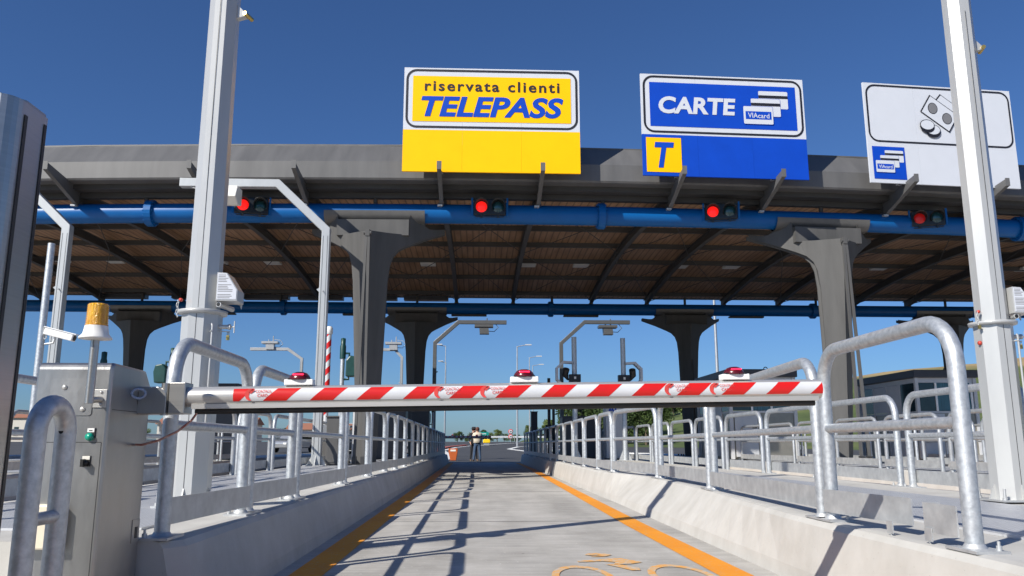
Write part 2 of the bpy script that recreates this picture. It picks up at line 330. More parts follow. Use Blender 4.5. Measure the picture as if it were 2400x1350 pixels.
# orange motorcycle pictogram painted on the lane
pz = .0045
mb = MB()
def ring(mb, cx, cy, rx, ry, wd, z, n=40):
    mb.add([(cx + rx * math.cos(2 * math.pi * i / n), cy + ry * math.sin(2 * math.pi * i / n), z) for i in range(n)] + [(cx + (rx - wd) * math.cos(2 * math.pi * i / n), cy + (ry - wd * 2.2) * math.sin(2 * math.pi * i / n), z) for i in range(n)],
           [(i, (i + 1) % n, n + (i + 1) % n, n + i) for i in range(n)])
ring(mb, .70, 5.52, .205, .52, .05, pz); ring(mb, 1.36, 5.52, .215, .55, .05, pz)
def gp(mb, pts): mb.add([(x, y, pz + .0006) for x, y in pts], [list(range(len(pts)))])
gp(mb, [(.745, 6.28), (.90, 6.33), (1.02, 6.42), (1.10, 6.40), (1.22, 6.19), (1.12, 6.11), (.99, 6.08), (1.02, 6.2), (.94, 6.25), (.80, 6.22), (.75, 6.22)])
gp(mb, [(.93, 6.09), (1.02, 6.10), (1.14, 5.92), (1.13, 5.80), (1.07, 5.80), (1.01, 5.93)])
gp(mb, [(.845, 6.62), (.88, 6.68), (.95, 6.71), (1.02, 6.69), (1.06, 6.60), (1.0, 6.52), (.90, 6.50), (.88, 6.54), (.97, 6.57), (.95, 6.60), (.87, 6.58)])
mb.build('motorcycle_pictogram', 'orange_paint_worn', concrete)
for y in (9.5, 15.5, 21.5, 27.5):     # sawn joints of the lane slab
    mb = MB(); mb.box(-1.0, 1.6, y, y + .014, .0005, .002); mb.build('slab_joint', 'asphalt', concrete)

# ------------------------------------------------------------------ traffic islands
DK = .40
def island(name, st, gx0, gx1, gy0, gy1, gstep=1.5):
    """st: stations (y, base_left, top_left, top_right, base_right)"""
    mb = MB(); vv = []
    for (y, bl, tl, tr, br) in st:
        vv += [(bl, y, -.02), (bl + (tl - bl) * .12, y, .09), (tl - .004, y, DK - .035), (tl + .02, y, DK - .006), (tl + .06, y, DK), (tr - .06, y, DK), (tr - .02, y, DK - .006), (tr + .004, y, DK - .035), (br + (tr - br) * .12, y, .09), (br, y, -.02)]
    n = 10; ff = []
    for i in range(len(st) - 1):
        for j in range(n - 1): ff.append((i * n + j, i * n + j + 1, (i + 1) * n + j + 1, (i + 1) * n + j))
    ff += [list(range(n)), list(range((len(st) - 1) * n, len(st) * n))]
    mb.add(vv, ff); o = struct(mb.build(name, 'kerb_concrete'))
    y = gy0; me = None
    while y < gy1 - .1:
        if me is None:
            g = MB(); g.box(gx0, gx1, 0, gstep - .012, DK + .001, DK + .014); p = g.build('grating_panel', 'grating', o); me = p.data; p.location.y = y
        else:
            p = bpy.data.objects.new('grating_panel', me); col.objects.link(p); p.parent = o; p.location.y = y
        y += gstep
    return o
LT = [(4.1, -1.50), (4.2, -1.42), (14.3, -1.48), (15.3, -1.40), (41, -1.48)]      # top edge of the left kerb
RT = [(-2, 2.06), (4.8, 2.06), (5.6, 2.085), (7., 2.20), (8.7, 2.34), (10.4, 2.42), (12.0, 2.43), (12.8, 2.38), (13.6, 2.24), (14.3, 2.18), (41, 2.20)]             # top edge of the right kerb
LB = [(4.1, -1.42), (4.2, -1.34), (41, -1.40)]; RB = [(-2, 2.0), (5.2, 2.01), (12, 2.08), (41, 2.14)]
ys = [4.1, 4.2, 6, 9, 12, 14.3, 14.55, 14.8, 15.05, 15.3, 20, 27, 34, 41]
island('traffic_island', [(y, -3.98, -3.88, lerp(LT, y), lerp(LB, y)) for y in ys], -3.62, -1.80, 4.6, 40)
PL = .10
mb = MB(); mb.box(-4.0, -1.40, -2, 4.12, -.02, PL); struct(mb.build('low_plinth', 'kerb_concrete', bevel=.01))
ys = [-2, 3, 4.4] + [4.8 + .4 * i for i in range(24)] + [14.6, 16, 20, 27, 34, 41]
island('traffic_island', [(y, lerp(RB, y), lerp(RT, y), 4.85, 4.95) for y in ys], 2.62, 4.0, 2.6, 40)
for cx in (8.95, 14.75, 20.5, -8.42, -14.2, -20.): island('traffic_island', [(y, cx - 1.22, cx - 1.12, cx + 1.12, cx + 1.22) for y in (2, 10, 41)], cx - .8, cx + .8, 6, 40, 3.)

# ------------------------------------------------------------------ the canopy
ARC = .0038
def arcY(X): return ARC * X * X
Y0, Y1 = 19.8, 34.3                      # front and rear tube
def cy(X, Y): return Y + arcY(X) * max(0., min(1., 1 - (Y - Y0) / (Y1 - Y0)))
def ceil_z(Y): return 7.68 - .40 * ((Y - 27) / 7) ** 2
canopy = thing('toll_canopy', 'long grey toll plaza canopy with blue tubes, wooden ceiling and flared columns', 'canopy', (0, 0, 0))
XS = [-32 + 1.0 * i for i in range(65)]
def sweep(prof, name, m, x0=-30, x1=34, step=1.0, parent=canopy):
    """profile (Y, z) polygon swept along the plaza, following its gentle bow"""
    n = max(2, int((x1 - x0) / step) + 1); xs = [x0 + (x1 - x0) * i / (n - 1) for i in range(n)]; k = len(prof); vv = [(x, cy(x, Y), z) for x in xs for Y, z in prof]
    ff = [(i * k + j, i * k + (j + 1) % k, (i + 1) * k + (j + 1) % k, (i + 1) * k + j) for i in range(n - 1) for j in range(k)]
    ff += [list(range(k)), list(range((n - 1) * k, n * k))]
    mb = MB(); mb.add(vv, ff); return mb.build(name, m, parent)
# fascia: plain lower face, a fold, upper face leaning back; panels butted with narrow joints
fx = -30.0
while fx < 33.5:
    sweep([(19.0, 7.20), (18.97, 7.245), (18.97, 7.66), (19.62, 8.31), (19.9, 8.31), (19.9, 7.20)], 'fascia_panel', 'canopy_grey', fx, min(34, fx + 5.775), 1.155); fx += 5.78
sweep([(19.32, 7.08), (19.32, 7.199), (19.62, 7.199), (19.62, 7.08)], 'edge_beam', 'beam_grey')
sweep([(19.7, 6.96), (19.7, 7.24), (19.86, 7.24), (19.86, 6.96)], 'edge_beam', 'beam_grey')
sweep([(19.6, 8.30), (19.6, 8.34), (35.2, 8.34), (35.2, 8.30)], 'roof_sheet', 'canopy_grey', step=4)
sweep([(34.9, 7.18), (34.9, 8.29), (35.1, 8.29), (35.1, 7.18)], 'rear_fascia', 'canopy_grey', step=2)
pY = [20.05, 22.35, 24.7, 27.0, 29.3, 31.65, 33.95, 34.8]
for a, b_ in zip(pY, pY[1:]):
    for k in range(12):
        x0 = -30 + k * 64 / 12; x1 = x0 + 64 / 12 - .006; mb = MB(); q = []
        for i in range(4):
            x = x0 + (x1 - x0) * i / 3
            for Y in (a + .003, (a + b_) / 2, b_ - .003): q += [(x, cy(x, Y), ceil_z(Y) + .0), (x, cy(x, Y), ceil_z(Y) + .03)]
        ff = []
        for i in range(3):
            for j in range(2):
                p = i * 6 + j * 2; ff += [(p, p + 2, p + 8, p + 6), (p + 1, p + 7, p + 9, p + 3)]
        mb.add(q, ff); mb.build('ceiling_panel', 'ceiling_wood', canopy)
for Y in pY[:-1]: sweep([(Y - .05, ceil_z(Y) - .16), (Y - .05, ceil_z(Y) - .001), (Y + .05, ceil_z(Y) - .001), (Y + .05, ceil_z(Y) - .16)], 'purlin', 'beam_grey', step=2)
RIBX = sorted([.27 + 5.78 * k + s * 1.21 for k in range(-5, 6) for s in (-1, 1)])
for X in RIBX:
    mb = MB(); Ys = [19.86 + (34.6 - 19.86) * i / 14 for i in range(15)]
    def rib_bar(zo0, zo1, hw):
        vv = []
        for Y in Ys:
            for dx in (-hw, hw):
                for zo in (zo0, zo1): vv.append((X + dx, cy(X, Y), ceil_z(Y) + zo))
        ff = []
        for i in range(len(Ys) - 1):
            p = i * 4; ff += [(p, p + 1, p + 5, p + 4), (p + 2, p + 6, p + 7, p + 3), (p, p + 4, p + 6, p + 2), (p + 1, p + 3, p + 7, p + 5)]
        ff += [(0, 2, 3, 1), (len(vv) - 4, len(vv) - 3, len(vv) - 1, len(vv) - 2)]; mb.add(vv, ff)
    rib_bar(-.40, -.165, .012); rib_bar(-.42, -.40, .075); rib_bar(-.165, -.15, .075)
    r = mb.build('rib', 'beam_grey', canopy)
    for Y in (Y0, Y1):      # feet of the rib on the tubes
        mb = MB(); yy = cy(X, Y); mb.prism([(yy - .16, 7.0), (yy + .16, 7.0), (yy + .10, 6.76), (yy - .10, 6.76)], 'x', X - .015, X + .015); mb.box(X - .09, X + .09, yy - .11, yy + .11, 6.80, 6.84); mb.build('rib_foot', 'beam_grey', r)
    # bracket arm reaching forward from the tube in front of the fascia
    mb = MB(); ya = cy(X, Y0) - 1.80; yb = cy(X, Y0) - .02
    mb.prism([(ya, 7.15), (ya, 7.33), (yb - .75, 7.23), (yb, 7.24), (yb, 6.74), (yb - .16, 6.74)], 'x', X - .013, X + .013)
    mb.box(X - .055, X + .055, ya - .012, ya, 7.135, 7.335)
    vv = [(X - .05, ya, 7.148), (X + .05, ya, 7.148), (X + .05, yb - .16, 6.735), (X - .05, yb - .16, 6.735), (X - .05, ya, 7.137), (X + .05, ya, 7.137), (X + .05, yb - .16, 6.724), (X - .05, yb - .16, 6.724)]
    mb.add(vv, [(0, 1, 2, 3), (4, 7, 6, 5), (0, 4, 5, 1), (1, 5, 6, 2), (2, 6, 7, 3), (3, 7, 4, 0)])
    br_ = mb.build('bracket', 'canopy_grey', canopy)
    mb = MB(); mb.box(X - .10, X + .02, yb - .30, yb - .15, 6.70, 6.74); mb.build('bracket_foot', 'mast_paint', br_)
TZ, TR = 6.58, .245
for Yt, nm in ((Y0, 'front'), (Y1, 'rear')):
    xs = [-30 + 2 * i for i in range(33)]; mb = MB(); mb.tube([(x, cy(x, Yt), TZ) for x in xs], TR, 28)
    t = mb.build('tube', 'tube_blue', canopy)
    for fxx in (-19.7, -8.25, 3.1, 14.55, 26.):
        mb = MB(); yy = cy(fxx, Yt); mb.lathe([(.30, -.09), (.335, -.085), (.335, -.012), (.335, -.01), (.335, .085), (.30, .09)], (fxx, yy, TZ), 24, 'x', smooth=False)
        for i in range(14):
            a = 2 * math.pi * i / 14; mb.cyl((fxx - .12, yy + .29 * math.cos(a), TZ + .29 * math.sin(a)), (fxx + .12, yy + .29 * math.cos(a), TZ + .29 * math.sin(a)), .018, seg=6)
        mb.build('flange', 'tube_blue', t)
for X in [.27 + 2.89 + 5.78 * k for k in range(-5, 5)]:      # stub posts and wind bracing
    for Yt in (Y0, Y1):
        mb = MB(); yy = cy(X, Yt); mb.cyl((X, yy, TZ + .2), (X, yy, ceil_z(Yt) - .1), .055, seg=10); mb.build('stub_post', 'beam_grey', canopy)
for a, b_ in zip(RIBX, RIBX[1:]):
    for (Ya, Yb) in ((20.0, 27.0), (27.0, 34.0)):
        mb = MB(); mb.tube([(a, cy(a, Ya), ceil_z(Ya) - .38), ((a + b_) / 2, cy(a, (Ya + Yb) / 2), ceil_z((Ya + Yb) / 2) - .36), (b_, cy(b_, Yb), ceil_z(Yb) - .38)], .014, 5); mb.build('tie_rod', 'beam_grey', canopy)
        mb = MB(); mb.tube([(b_, cy(b_, Ya), ceil_z(Ya) - .40), ((a + b_) / 2, cy(a, (Ya + Yb) / 2), ceil_z((Ya + Yb) / 2) - .40), (a, cy(a, Yb), ceil_z(Yb) - .40)], .014, 5); mb.build('tie_rod', 'beam_grey', canopy)
for k in range(-3, 4):                   # ceiling lamps
    for dx in (-.5, .5):
        for Y in (29.9,):
            x = .27 + 2.6 + 5.78 * k + dx * 2; mb = MB(); mb.box(x - .28, x + .28, Y - .28, Y + .28, ceil_z(Y) - .10, ceil_z(Y) - .012); mb.build('ceiling_lamp', 'offwhite', canopy)
for x0 in (-16, -13, -10, -7.7, -5.4, -3.2):      # pale duct sections above the rear tube
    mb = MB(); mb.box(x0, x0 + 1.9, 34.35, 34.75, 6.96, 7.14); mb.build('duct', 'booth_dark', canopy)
for X in (-11., -5., -.4, 4.4, 11.6): 
    mb = MB(); mb.box(X - .75, X + .75, Y1 - .12, Y1 + .12, TZ - TR - .075, TZ - TR - .02); mb.build('lamp_tray', 'beam_grey', canopy)
# columns: folded plates, ridge towards the road, arms flaring up to a saddle under the tube
PROF = [(0, .0), (0, 5.44), (.5, 5.49), (.75, 5.53), (.82, 5.62), (.86, 5.85), (.90, 6.06), (1.12, 6.08), (1.17, 5.97), (1.25, 5.86), (1.35, 5.81), (1.48, 5.83), (1.70, 5.90),
        (1.70, 5.79), (1.2, 5.50), (.80, 5.24), (.64, 5.12), (.52, 4.95), (.45, 4.72), (.405, 4.3), (.22, .0)]
def ridge_y(z): return -1.15 + .55 * max(0., 1 - z / 5.47)      # the fold leans back towards the foot
def column(X, Y, smat, front=True):
    mbp = []
    for sx_ in (-1, 1):
        for sy_ in (-1, 1):
            mb = MB(); n = len(PROF); tk = .03
            def P(u, z, o): return (sx_ * u, ridge_y(z) + .98 * u + (o if sy_ < 0 else .20 - o), z)
            vv = [P(u, z, 0) for u, z in PROF] + [P(u, z, tk) for u, z in PROF]
            mb.add(vv, [list(range(n)), list(range(n, 2 * n))[::-1]] + [(i, (i + 1) % n, n + (i + 1) % n, n + i) for i in range(n)]); mbp.append(mb)
    shaft = MB()
    vv = []
    for (z, hw) in ((0, .20), (4.2, .37), (4.9, .47), (5.1, .59), (5.2, .68)):
        e = ridge_y(z) + .98 * hw; vv += [(-hw, e + .04, z), (0, ridge_y(z) + .05, z), (hw, e + .04, z), (hw * .9, e + .19, z), (-hw * .9, e + .19, z)]
    ff = [(i * 5 + j, i * 5 + (j + 1) % 5, i * 5 + 5 + (j + 1) % 5, i * 5 + 5 + j) for i in range(4) for j in range(5)] + [(0, 1, 2, 3, 4), (20, 21, 22, 23, 24)]
    shaft.add(vv, ff)
    co = shaft.build('column', 'column_grey', canopy); co.location = (X, cy(X, Y), DK); co.rotation_euler = (0, 0, math.atan(2 * ARC * X) if front else 0)
    for mb in mbp: mb.build('folded_plate', 'column_grey', co)
    mb = MB(); mb.tube([(-1.25, 0, TZ - DK), (1.25, 0, TZ - DK)], .29, 20, caps=False)      # saddle: lower half of a sleeve
    keep = [(f, s) for f, s in zip(mb.f, mb.s) if sum(mb.v[i][2] for i in f) / len(f) < TZ - DK + .02]
    mb.f = [f for f, s in keep]; mb.s = [s for f, s in keep]; mb.build('saddle', 'shell_lit', co)
    mb = MB(); mb.box(-.88, .88, -.45, .1, 5.50, 5.90); mb.build('head_block', 'column_grey', co)
    mb = MB(); mb.box(-.55, .55, -.95, .15, .0, .03)
    for sx_ in (-1, 1):
        for yy in (-.85, -.5, 0.): mb.cyl((sx_ * .45, yy, .03), (sx_ * .45, yy, .09), .03, seg=6)
    mb.build('base_plate', 'dark_steel', co)
    if front:
        for s in (-1, 1):
            mb = MB(); mb.square([(s * .03, -1.19, 5.36), (s * .10, -1.36, .12)], .06); mb.build('stay', 'column_grey', co)
        mb = MB(); mb.cyl((-.09, -1.19, 5.36), (.09, -1.19, 5.36), .05, seg=10); mb.box(-.05, .05, -1.24, -1.10, 5.28, 5.45); mb.build('stay_pin', 'column_grey', co)
        mb = MB(); mb.box(-.2, .2, -1.49, -1.24, 0, .03); mb.box(-.14, -.05, -1.43, -1.30, .03, .2); mb.box(.05, .14, -1.43, -1.30, .03, .2); mb.build('stay_foot', 'dark_steel', co)
for X in (-14.1, -2.60, 8.86, 20.3):
    column(X, Y0, 0, True); column(X, Y1, 0, False)

# ------------------------------------------------------------------ the sign boards over the lanes
def board(root, W, H, colors, split):
    """three abutting panels per field; colors = (upper, lower) materials"""
    n = 3
    for k in range(n):
        x0 = -W / 2 + W * k / n; x1 = x0 + W / n - .0025
        mb = MB(); mb.box(x0, x1, 0, .05, split + .001, H); mb.build('board_panel', colors[0], root)
        mb = MB(); mb.box(x0, x1, 0, .05, 0, split); mb.build('board_panel', colors[1], root)
    mb = MB()
    for z in (.35, 1.1, 1.9, H - .3): mb.box(-W / 2 + .05, W / 2 - .05, .052, .10, z, z + .08)
    for x in (-1.21, 1.21): mb.box(x - .05, x + .05, .10, .18, .0, H - .2)
    mb.build('rear_frame', 'galv_sheet', root)
def place_sign(root, X, z=7.24, dy=-1.32):
    root.location = (X, cy(X, Y0) + dy, z); root.rotation_euler = (0, 0, math.atan(2 * ARC * X))
def cards(root, x, z, k, mark='VIAcard'):
    """three bank cards stacked in steps; x, z = lower left corner of the front card, k = scale"""
    for i, (dx, dz) in enumerate(((.41, .42), (.205, .21), (0, 0))):
        y = -.004 - .003 * i; mb = MB(); flat(mb, round_rect(x + dx * k, x + (dx + .75) * k, z + dz * k, z + (dz + .46) * k, .03 * k, 3), y - .0015); c = mb.build('card', 'sign_white', root)
        mb = MB(); ring_rr(mb, x + (dx - .008) * k, x + (dx + .758) * k, z + (dz - .008) * k, z + (dz + .468) * k, .035 * k, .008 * k, y - .001); mb.build('card_edge', 'sign_blue', c)
        if i < 2:
            mb = MB(); flat(mb, [(x + dx * k, z + (dz + .27) * k), (x + (dx + .75) * k, z + (dz + .27) * k), (x + (dx + .75) * k, z + (dz + .35) * k), (x + dx * k, z + (dz + .35) * k)], y - .0022); mb.build('card_stripe', 'sign_black', c)
        else:
            mb = MB(); flat(mb, [(x + .05 * k, z + .12 * k), (x + .71 * k, z + .12 * k), (x + .71 * k, z + .33 * k), (x + .05 * k, z + .33 * k)], y - .0022); mb.build('card_field', 'sign_blue', c)
            text_mesh('VIA', .25 * k, .13 * k, 0, .01, 1., z + .16 * k, x + .11 * k, y - .003).build('lettering', 'sign_white', c)
            text_mesh('card', .29 * k, .125 * k, 0, .01, 1., z + .155 * k, x + .365 * k, y - .003).build('lettering', 'sign_white', c)
# TELEPASS
s1 = thing('lane_sign', 'yellow and white TELEPASS sign board above the middle lane', 'sign')
W, H, SP = 4.27, 2.65, 1.05; board(s1, W, H, ('sign_white', 'sign_yellow'), SP)
mb = MB(); ring_rr(mb, -W / 2 + .05, W / 2 - .05, SP + .05, H - .04, .26, .052, -.004); mb.build('border', 'sign_black', s1)
mb = MB(); flat(mb, [(-W / 2 + .215, SP + .215), (W / 2 - .215, SP + .215), (W / 2 - .215, H - .215), (-W / 2 + .215, H - .215)], -.004); f = mb.build('yellow_field', 'sign_yellow', s1)
text_mesh('riservata clienti', 3.28, .275, 0, .022, 1.22, 2.045, -1.635, -.008).build('lettering', 'sign_black', s1)
text_mesh('TELEPASS', 3.45, .53, .22, .035, 1.02, 1.385, -1.715, -.008).build('lettering', 'sign_blue', s1)
place_sign(s1, .29)
# CARTE
s2 = thing('lane_sign', 'blue CARTE sign board with bank cards and yellow T square', 'sign')
W, H, SP = 4.15, 2.63, 1.05; board(s2, W, H, ('sign_white', 'sign_blue'), SP)
mb = MB(); ring_rr(mb, -W / 2 + .05, W / 2 - .05, SP + .05, H - .04, .26, .05, -.004); mb.build('border', 'sign_black', s2)
mb = MB(); flat(mb, [(-W / 2 + .215, SP + .215), (W / 2 - .215, SP + .215), (W / 2 - .215, H - .215), (-W / 2 + .215, H - .215)], -.003); mb.build('blue_field', 'sign_blue', s2)
text_mesh('CARTE', 1.95, .45, .1, .038, 1.02, 1.60, -W / 2 + .43, -.008).build('lettering', 'sign_white', s2)
cards(s2, -W / 2 + 2.57, 1.40, 1.)
mb = MB(); flat(mb, [(-W / 2 + .09, .09), (-W / 2 + .96, .09), (-W / 2 + .96, .97), (-W / 2 + .09, .97)], -.004); mb.build('yellow_square', 'sign_yellow', s2)
text_mesh('T', .49, .65, .2, .035, 1., .2, -W / 2 + .29, -.008).build('lettering', 'sign_blue', s2)
place_sign(s2, 6.02)
# cash
s3 = thing('lane_sign', 'white sign board with banknotes and coins symbol, partly behind the right mast', 'sign')
W, H, SP = 4.08, 2.65, 1.02; board(s3, W, H, ('sign_white', 'sign_white'), SP)
mb = MB(); ring_rr(mb, -W / 2 + .05, W / 2 - .05, SP + .05, H - .04, .26, .045, -.004); mb.build('border', 'sign_black', s3)
def S3(*p): return [(-W / 2 + x, H - d) for x, d in p]
def outlined(pts, y, wd, fill='sign_white', nm='banknote'):
    c = Vector((sum(p[0] for p in pts) / len(pts), sum(p[1] for p in pts) / len(pts)))
    mb = MB(); flat(mb, pts, y); o = mb.build(nm, 'sign_black', s3)
    q = [tuple(c + (Vector(p) - c) * (1 - wd / max(.01, (Vector(p) - c).length) * 1.35)) for p in pts]; mb = MB(); flat(mb, q, y - .002); mb.build(nm + '_face', fill, o); return o
outlined(S3((2.10, .20), (1.82, .52), (2.50, 1.05), (2.82, .72)), -.004, .03)
nb = outlined(S3((1.80, .24), (1.50, .71), (2.26, 1.24), (2.56, .77)), -.008, .03)
for (x, d) in ((1.85, .61), (2.22, .87)):
    mb = MB(); flat(mb, ell(-W / 2 + x, H - d, .135, .155), -.011); o = mb.build('note_disc', 'sign_black', nb); mb = MB(); flat(mb, ell(-W / 2 + x, H - d, .118, .138), -.0125); mb.build('note_disc', 'sign_grey', nb)
for (x, d, y) in ((1.80, 1.20, -.014), (1.64, 1.08, -.019)):
    mb = MB(); flat(mb, ell(-W / 2 + x, H - d - .05, .20, .155), y); flat(mb, ell(-W / 2 + x, H - d, .20, .15), y - .001); o = mb.build('coin', 'sign_black', s3)
    mb = MB(); flat(mb, ell(-W / 2 + x, H - d + .005, .18, .125), y - .003); mb.build('coin_face', 'sign_white', o)
mb = MB(); flat(mb, S3((.10, 1.70), (.97, 1.70), (.97, 2.55), (.10, 2.55)), -.004); mb.build('blue_square', 'sign_blue', s3)
cards(s3, -W / 2 + .16, H - 2.38, .66)
place_sign(s3, 11.72)

# ------------------------------------------------------------------ traffic lights on the front tube
def traffic_light(label, X, yaw, lamp):
    t = thing('traffic_light', label, 'traffic light', (X, cy(X, Y0) - .40, 6.46), yaw, 'traffic lights on the blue tube')
    mb = MB(); mb.box(-.40, .40, 0, .14, 0, .40); mb.build('housing', 'signal_black', t, bevel=.015)
    mb = MB(); mb.box(-.46, -.415, .02, .06, -.02, .44); mb.box(.415, .46, .02, .06, -.02, .44); mb.box(-.46, .46, .142, .17, .05, .36); mb.build('mounting_frame', 'tube_blue', t)
    mb = MB(); mb.tube([(-.35, .03, -.05), (.35, .03, -.05)], .012, 6); mb.box(-.24, -.18, 0, .08, -.06, .0); mb.box(.18, .24, 0, .08, -.06, .0); mb.build('clamp', 'signal_black', t)
    for x, m in ((-.205, lamp), (.205, 'green_lens')):
        mb = MB(); mb.lathe([(.0, -.035), (.08, -.03), (.13, -.012), (.14, 0)], (x, 0, .20), 22, 'y'); ln = mb.build('lens', m, t)
        mb = MB(); n = 20; vv = []
        for i in range(n + 1):
            a = math.radians(-35 + 250 * i / n); c, s = math.cos(a), math.sin(a); dp = .10 + .16 * max(0, s) ** .6
            for r in (.165, .158): vv += [(x + r * c, 0, .20 + r * s), (x + r * c, -dp, .20 + r * s)]
        mb.add(vv, [(i * 4, i * 4 + 1, i * 4 + 5, i * 4 + 4) for i in range(n)] + [(i * 4 + 2, i * 4 + 6, i * 4 + 7, i * 4 + 3) for i in range(n)] + [(i * 4 + 1, i * 4 + 3, i * 4 + 7, i * 4 + 5) for i in range(n)], True); mb.build('visor', 'signal_black', ln)
traffic_light('red traffic light on the blue tube right of the left mast', -5.62, math.radians(14), 'red_lamp_on')
traffic_light('red traffic light on the blue tube below the yellow sign', .26, 0, 'red_lamp_on')
traffic_light('red traffic light on the blue tube below the blue CARTE sign', 6.12, math.radians(-14), 'red_lamp_on')
traffic_light('dim red traffic light on the blue tube below the white banknote sign', 11.69, math.radians(-18), 'red_lamp_dim')

# ------------------------------------------------------------------ tubular railings on the island edges
def hoop(y0, y1, x0, x1, zt, rad=.2, zb=0., n=6):
    """path of a bent tube: up at (x0,y0), over, down at (x1,y1)"""
    d = Vector((x1 - x0, y1 - y0, 0)); Ln = d.length; d.normalize(); o = Vector((x0, y0, 0)); P = [o + Vector((0, 0, zb))]
    rad = min(rad, Ln * .49)
    for i in range(n + 1):
        a = math.pi * .5 * i / n; P.append(o + d * (rad - rad * math.cos(a)) + Vector((0, 0, zt - rad + rad * math.sin(a))))
    for i in range(n + 1):
        a = math.pi * .5 * i / n; P.append(o + d * (Ln - rad + rad * math.sin(a)) + Vector((0, 0, zt - rad + rad * math.cos(a))))
    P.append(Vector((x1, y1, zb))); return P
def railing(x0, y0, x1, y1, label, group, side, zt=1.02, zm=.55, far=False, toe=(0., 1.), r=.037):
    """side: -1 when the lane lies to the left of the rail, +1 when to the right"""
    t = thing('railing_frame', label, 'railing', (x0, y0, DK), 0, group); dx, dy = x1 - x0, y1 - y0; seg = 8 if far else 16; m = 'galv_far' if far else 'galv'
    mb = MB(); mb.tube(hoop(0, dy, 0, dx, zt - r, .21, n=3 if far else 8), r, seg); mb.build('hoop', m, t)
    mb = MB(); mb.tube([(dx * .02, dy * .02, zm), (dx * .98, dy * .98, zm)], r * .72, max(6, seg - 4)); mb.build('mid_rail', m, t)
    mb = MB(); a0, a1 = toe; o = .045 * side
    p = [(dx * a0 - o * .8, dy * a0), (dx * a1 + o, dy * a1 + .02), (dx * a1 + o + .007, dy * a1 + .02), (dx * a0 - o * .8 + .007, dy * a0)]
    mb.prism(p, 'z', .05, .185); mb.build('toe_board', 'galv_sheet', t)
    if not far:
        for (px, py) in ((0, 0), (dx, dy)):
            mb = MB(); mb.box(px - .075, px + .075, py - .13, py + .10, 0, .012); mb.lathe([(r + .012, .012), (r + .001, .03)], (px, py, 0), 16)
            for by in (-.10, .08): mb.cyl((px - side * .045, py + by, .012), (px - side * .045, py + by, .032), .013, seg=6); mb.cyl((px - side * .045, py + by, .03), (px - side * .045, py + by, .05), .007, seg=6)
            mb.build('base_plate', 'galv_sheet', t)
        mb = MB(); P = Vector((dx, dy, 0)) if True else 0
        mb.cyl((dx * .88 - r * .93 * 0, dy - .19 if dy > 0 else dy + .19, zt - .20 - r), (dx * .88, dy - .2 if dy > 0 else dy + .2, zt - .2 - r), .006, seg=6)
    return t
# the near low hoop beside the stainless pillar
t = thing('guard_hoop', 'low narrow galvanised hoop in front of the stainless barrier housing', 'railing', (-1.567, 2.99, PL))
mb = MB(); mb.tube(hoop(0, .215, 0, 0, .895, .105, n=9), .037, 18); mb.build('hoop', 'galv', t)
mb = MB(); mb.tube([(0, .02, .49), (0, .20, .49)], .024, 12); mb.build('cross_bar', 'galv', t)
mb = MB(); mb.box(-.08, .08, -.1, .32, 0, .012); mb.build('base_plate', 'galv_sheet', t)
mb = MB(); mb.cyl((.0, .181, .80), (.0, .1775, .80), .009, seg=8); mb.build('vent_hole', 'black', t)
# left island, lane side
Ls = [(4.22, 5.60), (5.76, 7.05), (7.28, 9.7), (9.98, 12.1), (12.4, 14.35), (14.5, 15.5)] + [(15.7 + 2.05 * i, 15.7 + 2.05 * i + 1.85) for i in range(12)]
for i, (a, b_) in enumerate(Ls):
    railing(lerp(LT, a) - .13, a, lerp(LT, b_) - .13, b_, 'railing hoop on the left island beside the middle lane, %s from the barrier' % ORD[i], 'railings left of the middle lane', 1, far=i > 6)
Rs = [(3.58, 5.02), (5.18, 8.35), (8.62, 11.3), (11.55, 13.9), (14.05, 15.4)] + [(15.6 + 2.05 * i, 15.6 + 2.05 * i + 1.85) for i in range(12)]
for i, (a, b_) in enumerate(Rs):
    t = railing(lerp(RT, a) + .10, a, lerp(RT, b_) + .10, b_, 'railing hoop on the right island beside the middle lane, %s from the camera' % ORD[i], 'railings right of the middle lane', -1, far=i > 6, zt=1.06 if i == 0 else 1.03, toe=(.40, 1.) if i == 0 else (0., 1.), r=.039 if i == 0 else .037)
    if i == 0:      # the short separate end of the toe board with its bent clips
        mb = MB(); mb.box(-.052, -.045, .03, .30, .05, .185); mb.box(-.05, .03, .295, .302, .06, .185); mb.build('toe_board', 'galv_sheet', t)
        for yy in (.26, .62):
            mb = MB(); mb.tube([(-.055, yy, .06), (-.058, yy, .01), (-.045, yy, -.01)], .004, 4); mb.box(-.060, -.054, yy - .03, yy + .03, .01, .07); mb.build('clip', 'galv_sheet', t)
for i in range(13):
    a = 6.85 + 2.2 * i; b_ = a + 1.95
    railing(4.70, a, 4.70, b_, 'railing hoop on the far edge of the right island, %s from the camera' % ORD[i], 'railings on the far edge of the right island', 1, far=i > 2)
for i in range(13):
    a = 4.3 + 2.2 * i; b_ = a + 1.95
    railing(-3.74, a, -3.74, b_, 'railing hoop on the far edge of the left island, %s from the camera' % ORD[i], 'railings on the far edge of the left island', -1, far=i > 2)
for cx, nm, i0, n in ((8.95, 'second right island', 9.5, 9), (14.75, 'third right island', 13., 7)):
    for s, sn in ((-1, 'near'), (1, 'far')):
        for i in range(n):
            a = i0 + 2.2 * i; railing(cx + s * .98, a, cx + s * .98, a + 1.9, 'railing hoop on the %s edge of the %s, %s from the front end' % (sn, nm, ORD[i]), 'railings on the ' + nm, s, far=True)
for i in range(8):
    a = 9 + 2.2 * i; railing(-7.45, a, -7.45, a + 1.9, 'galvanised railing hoop on the second island on the left, %s from the front' % ORD[i], 'railings on the second island on the left', 1, far=True)

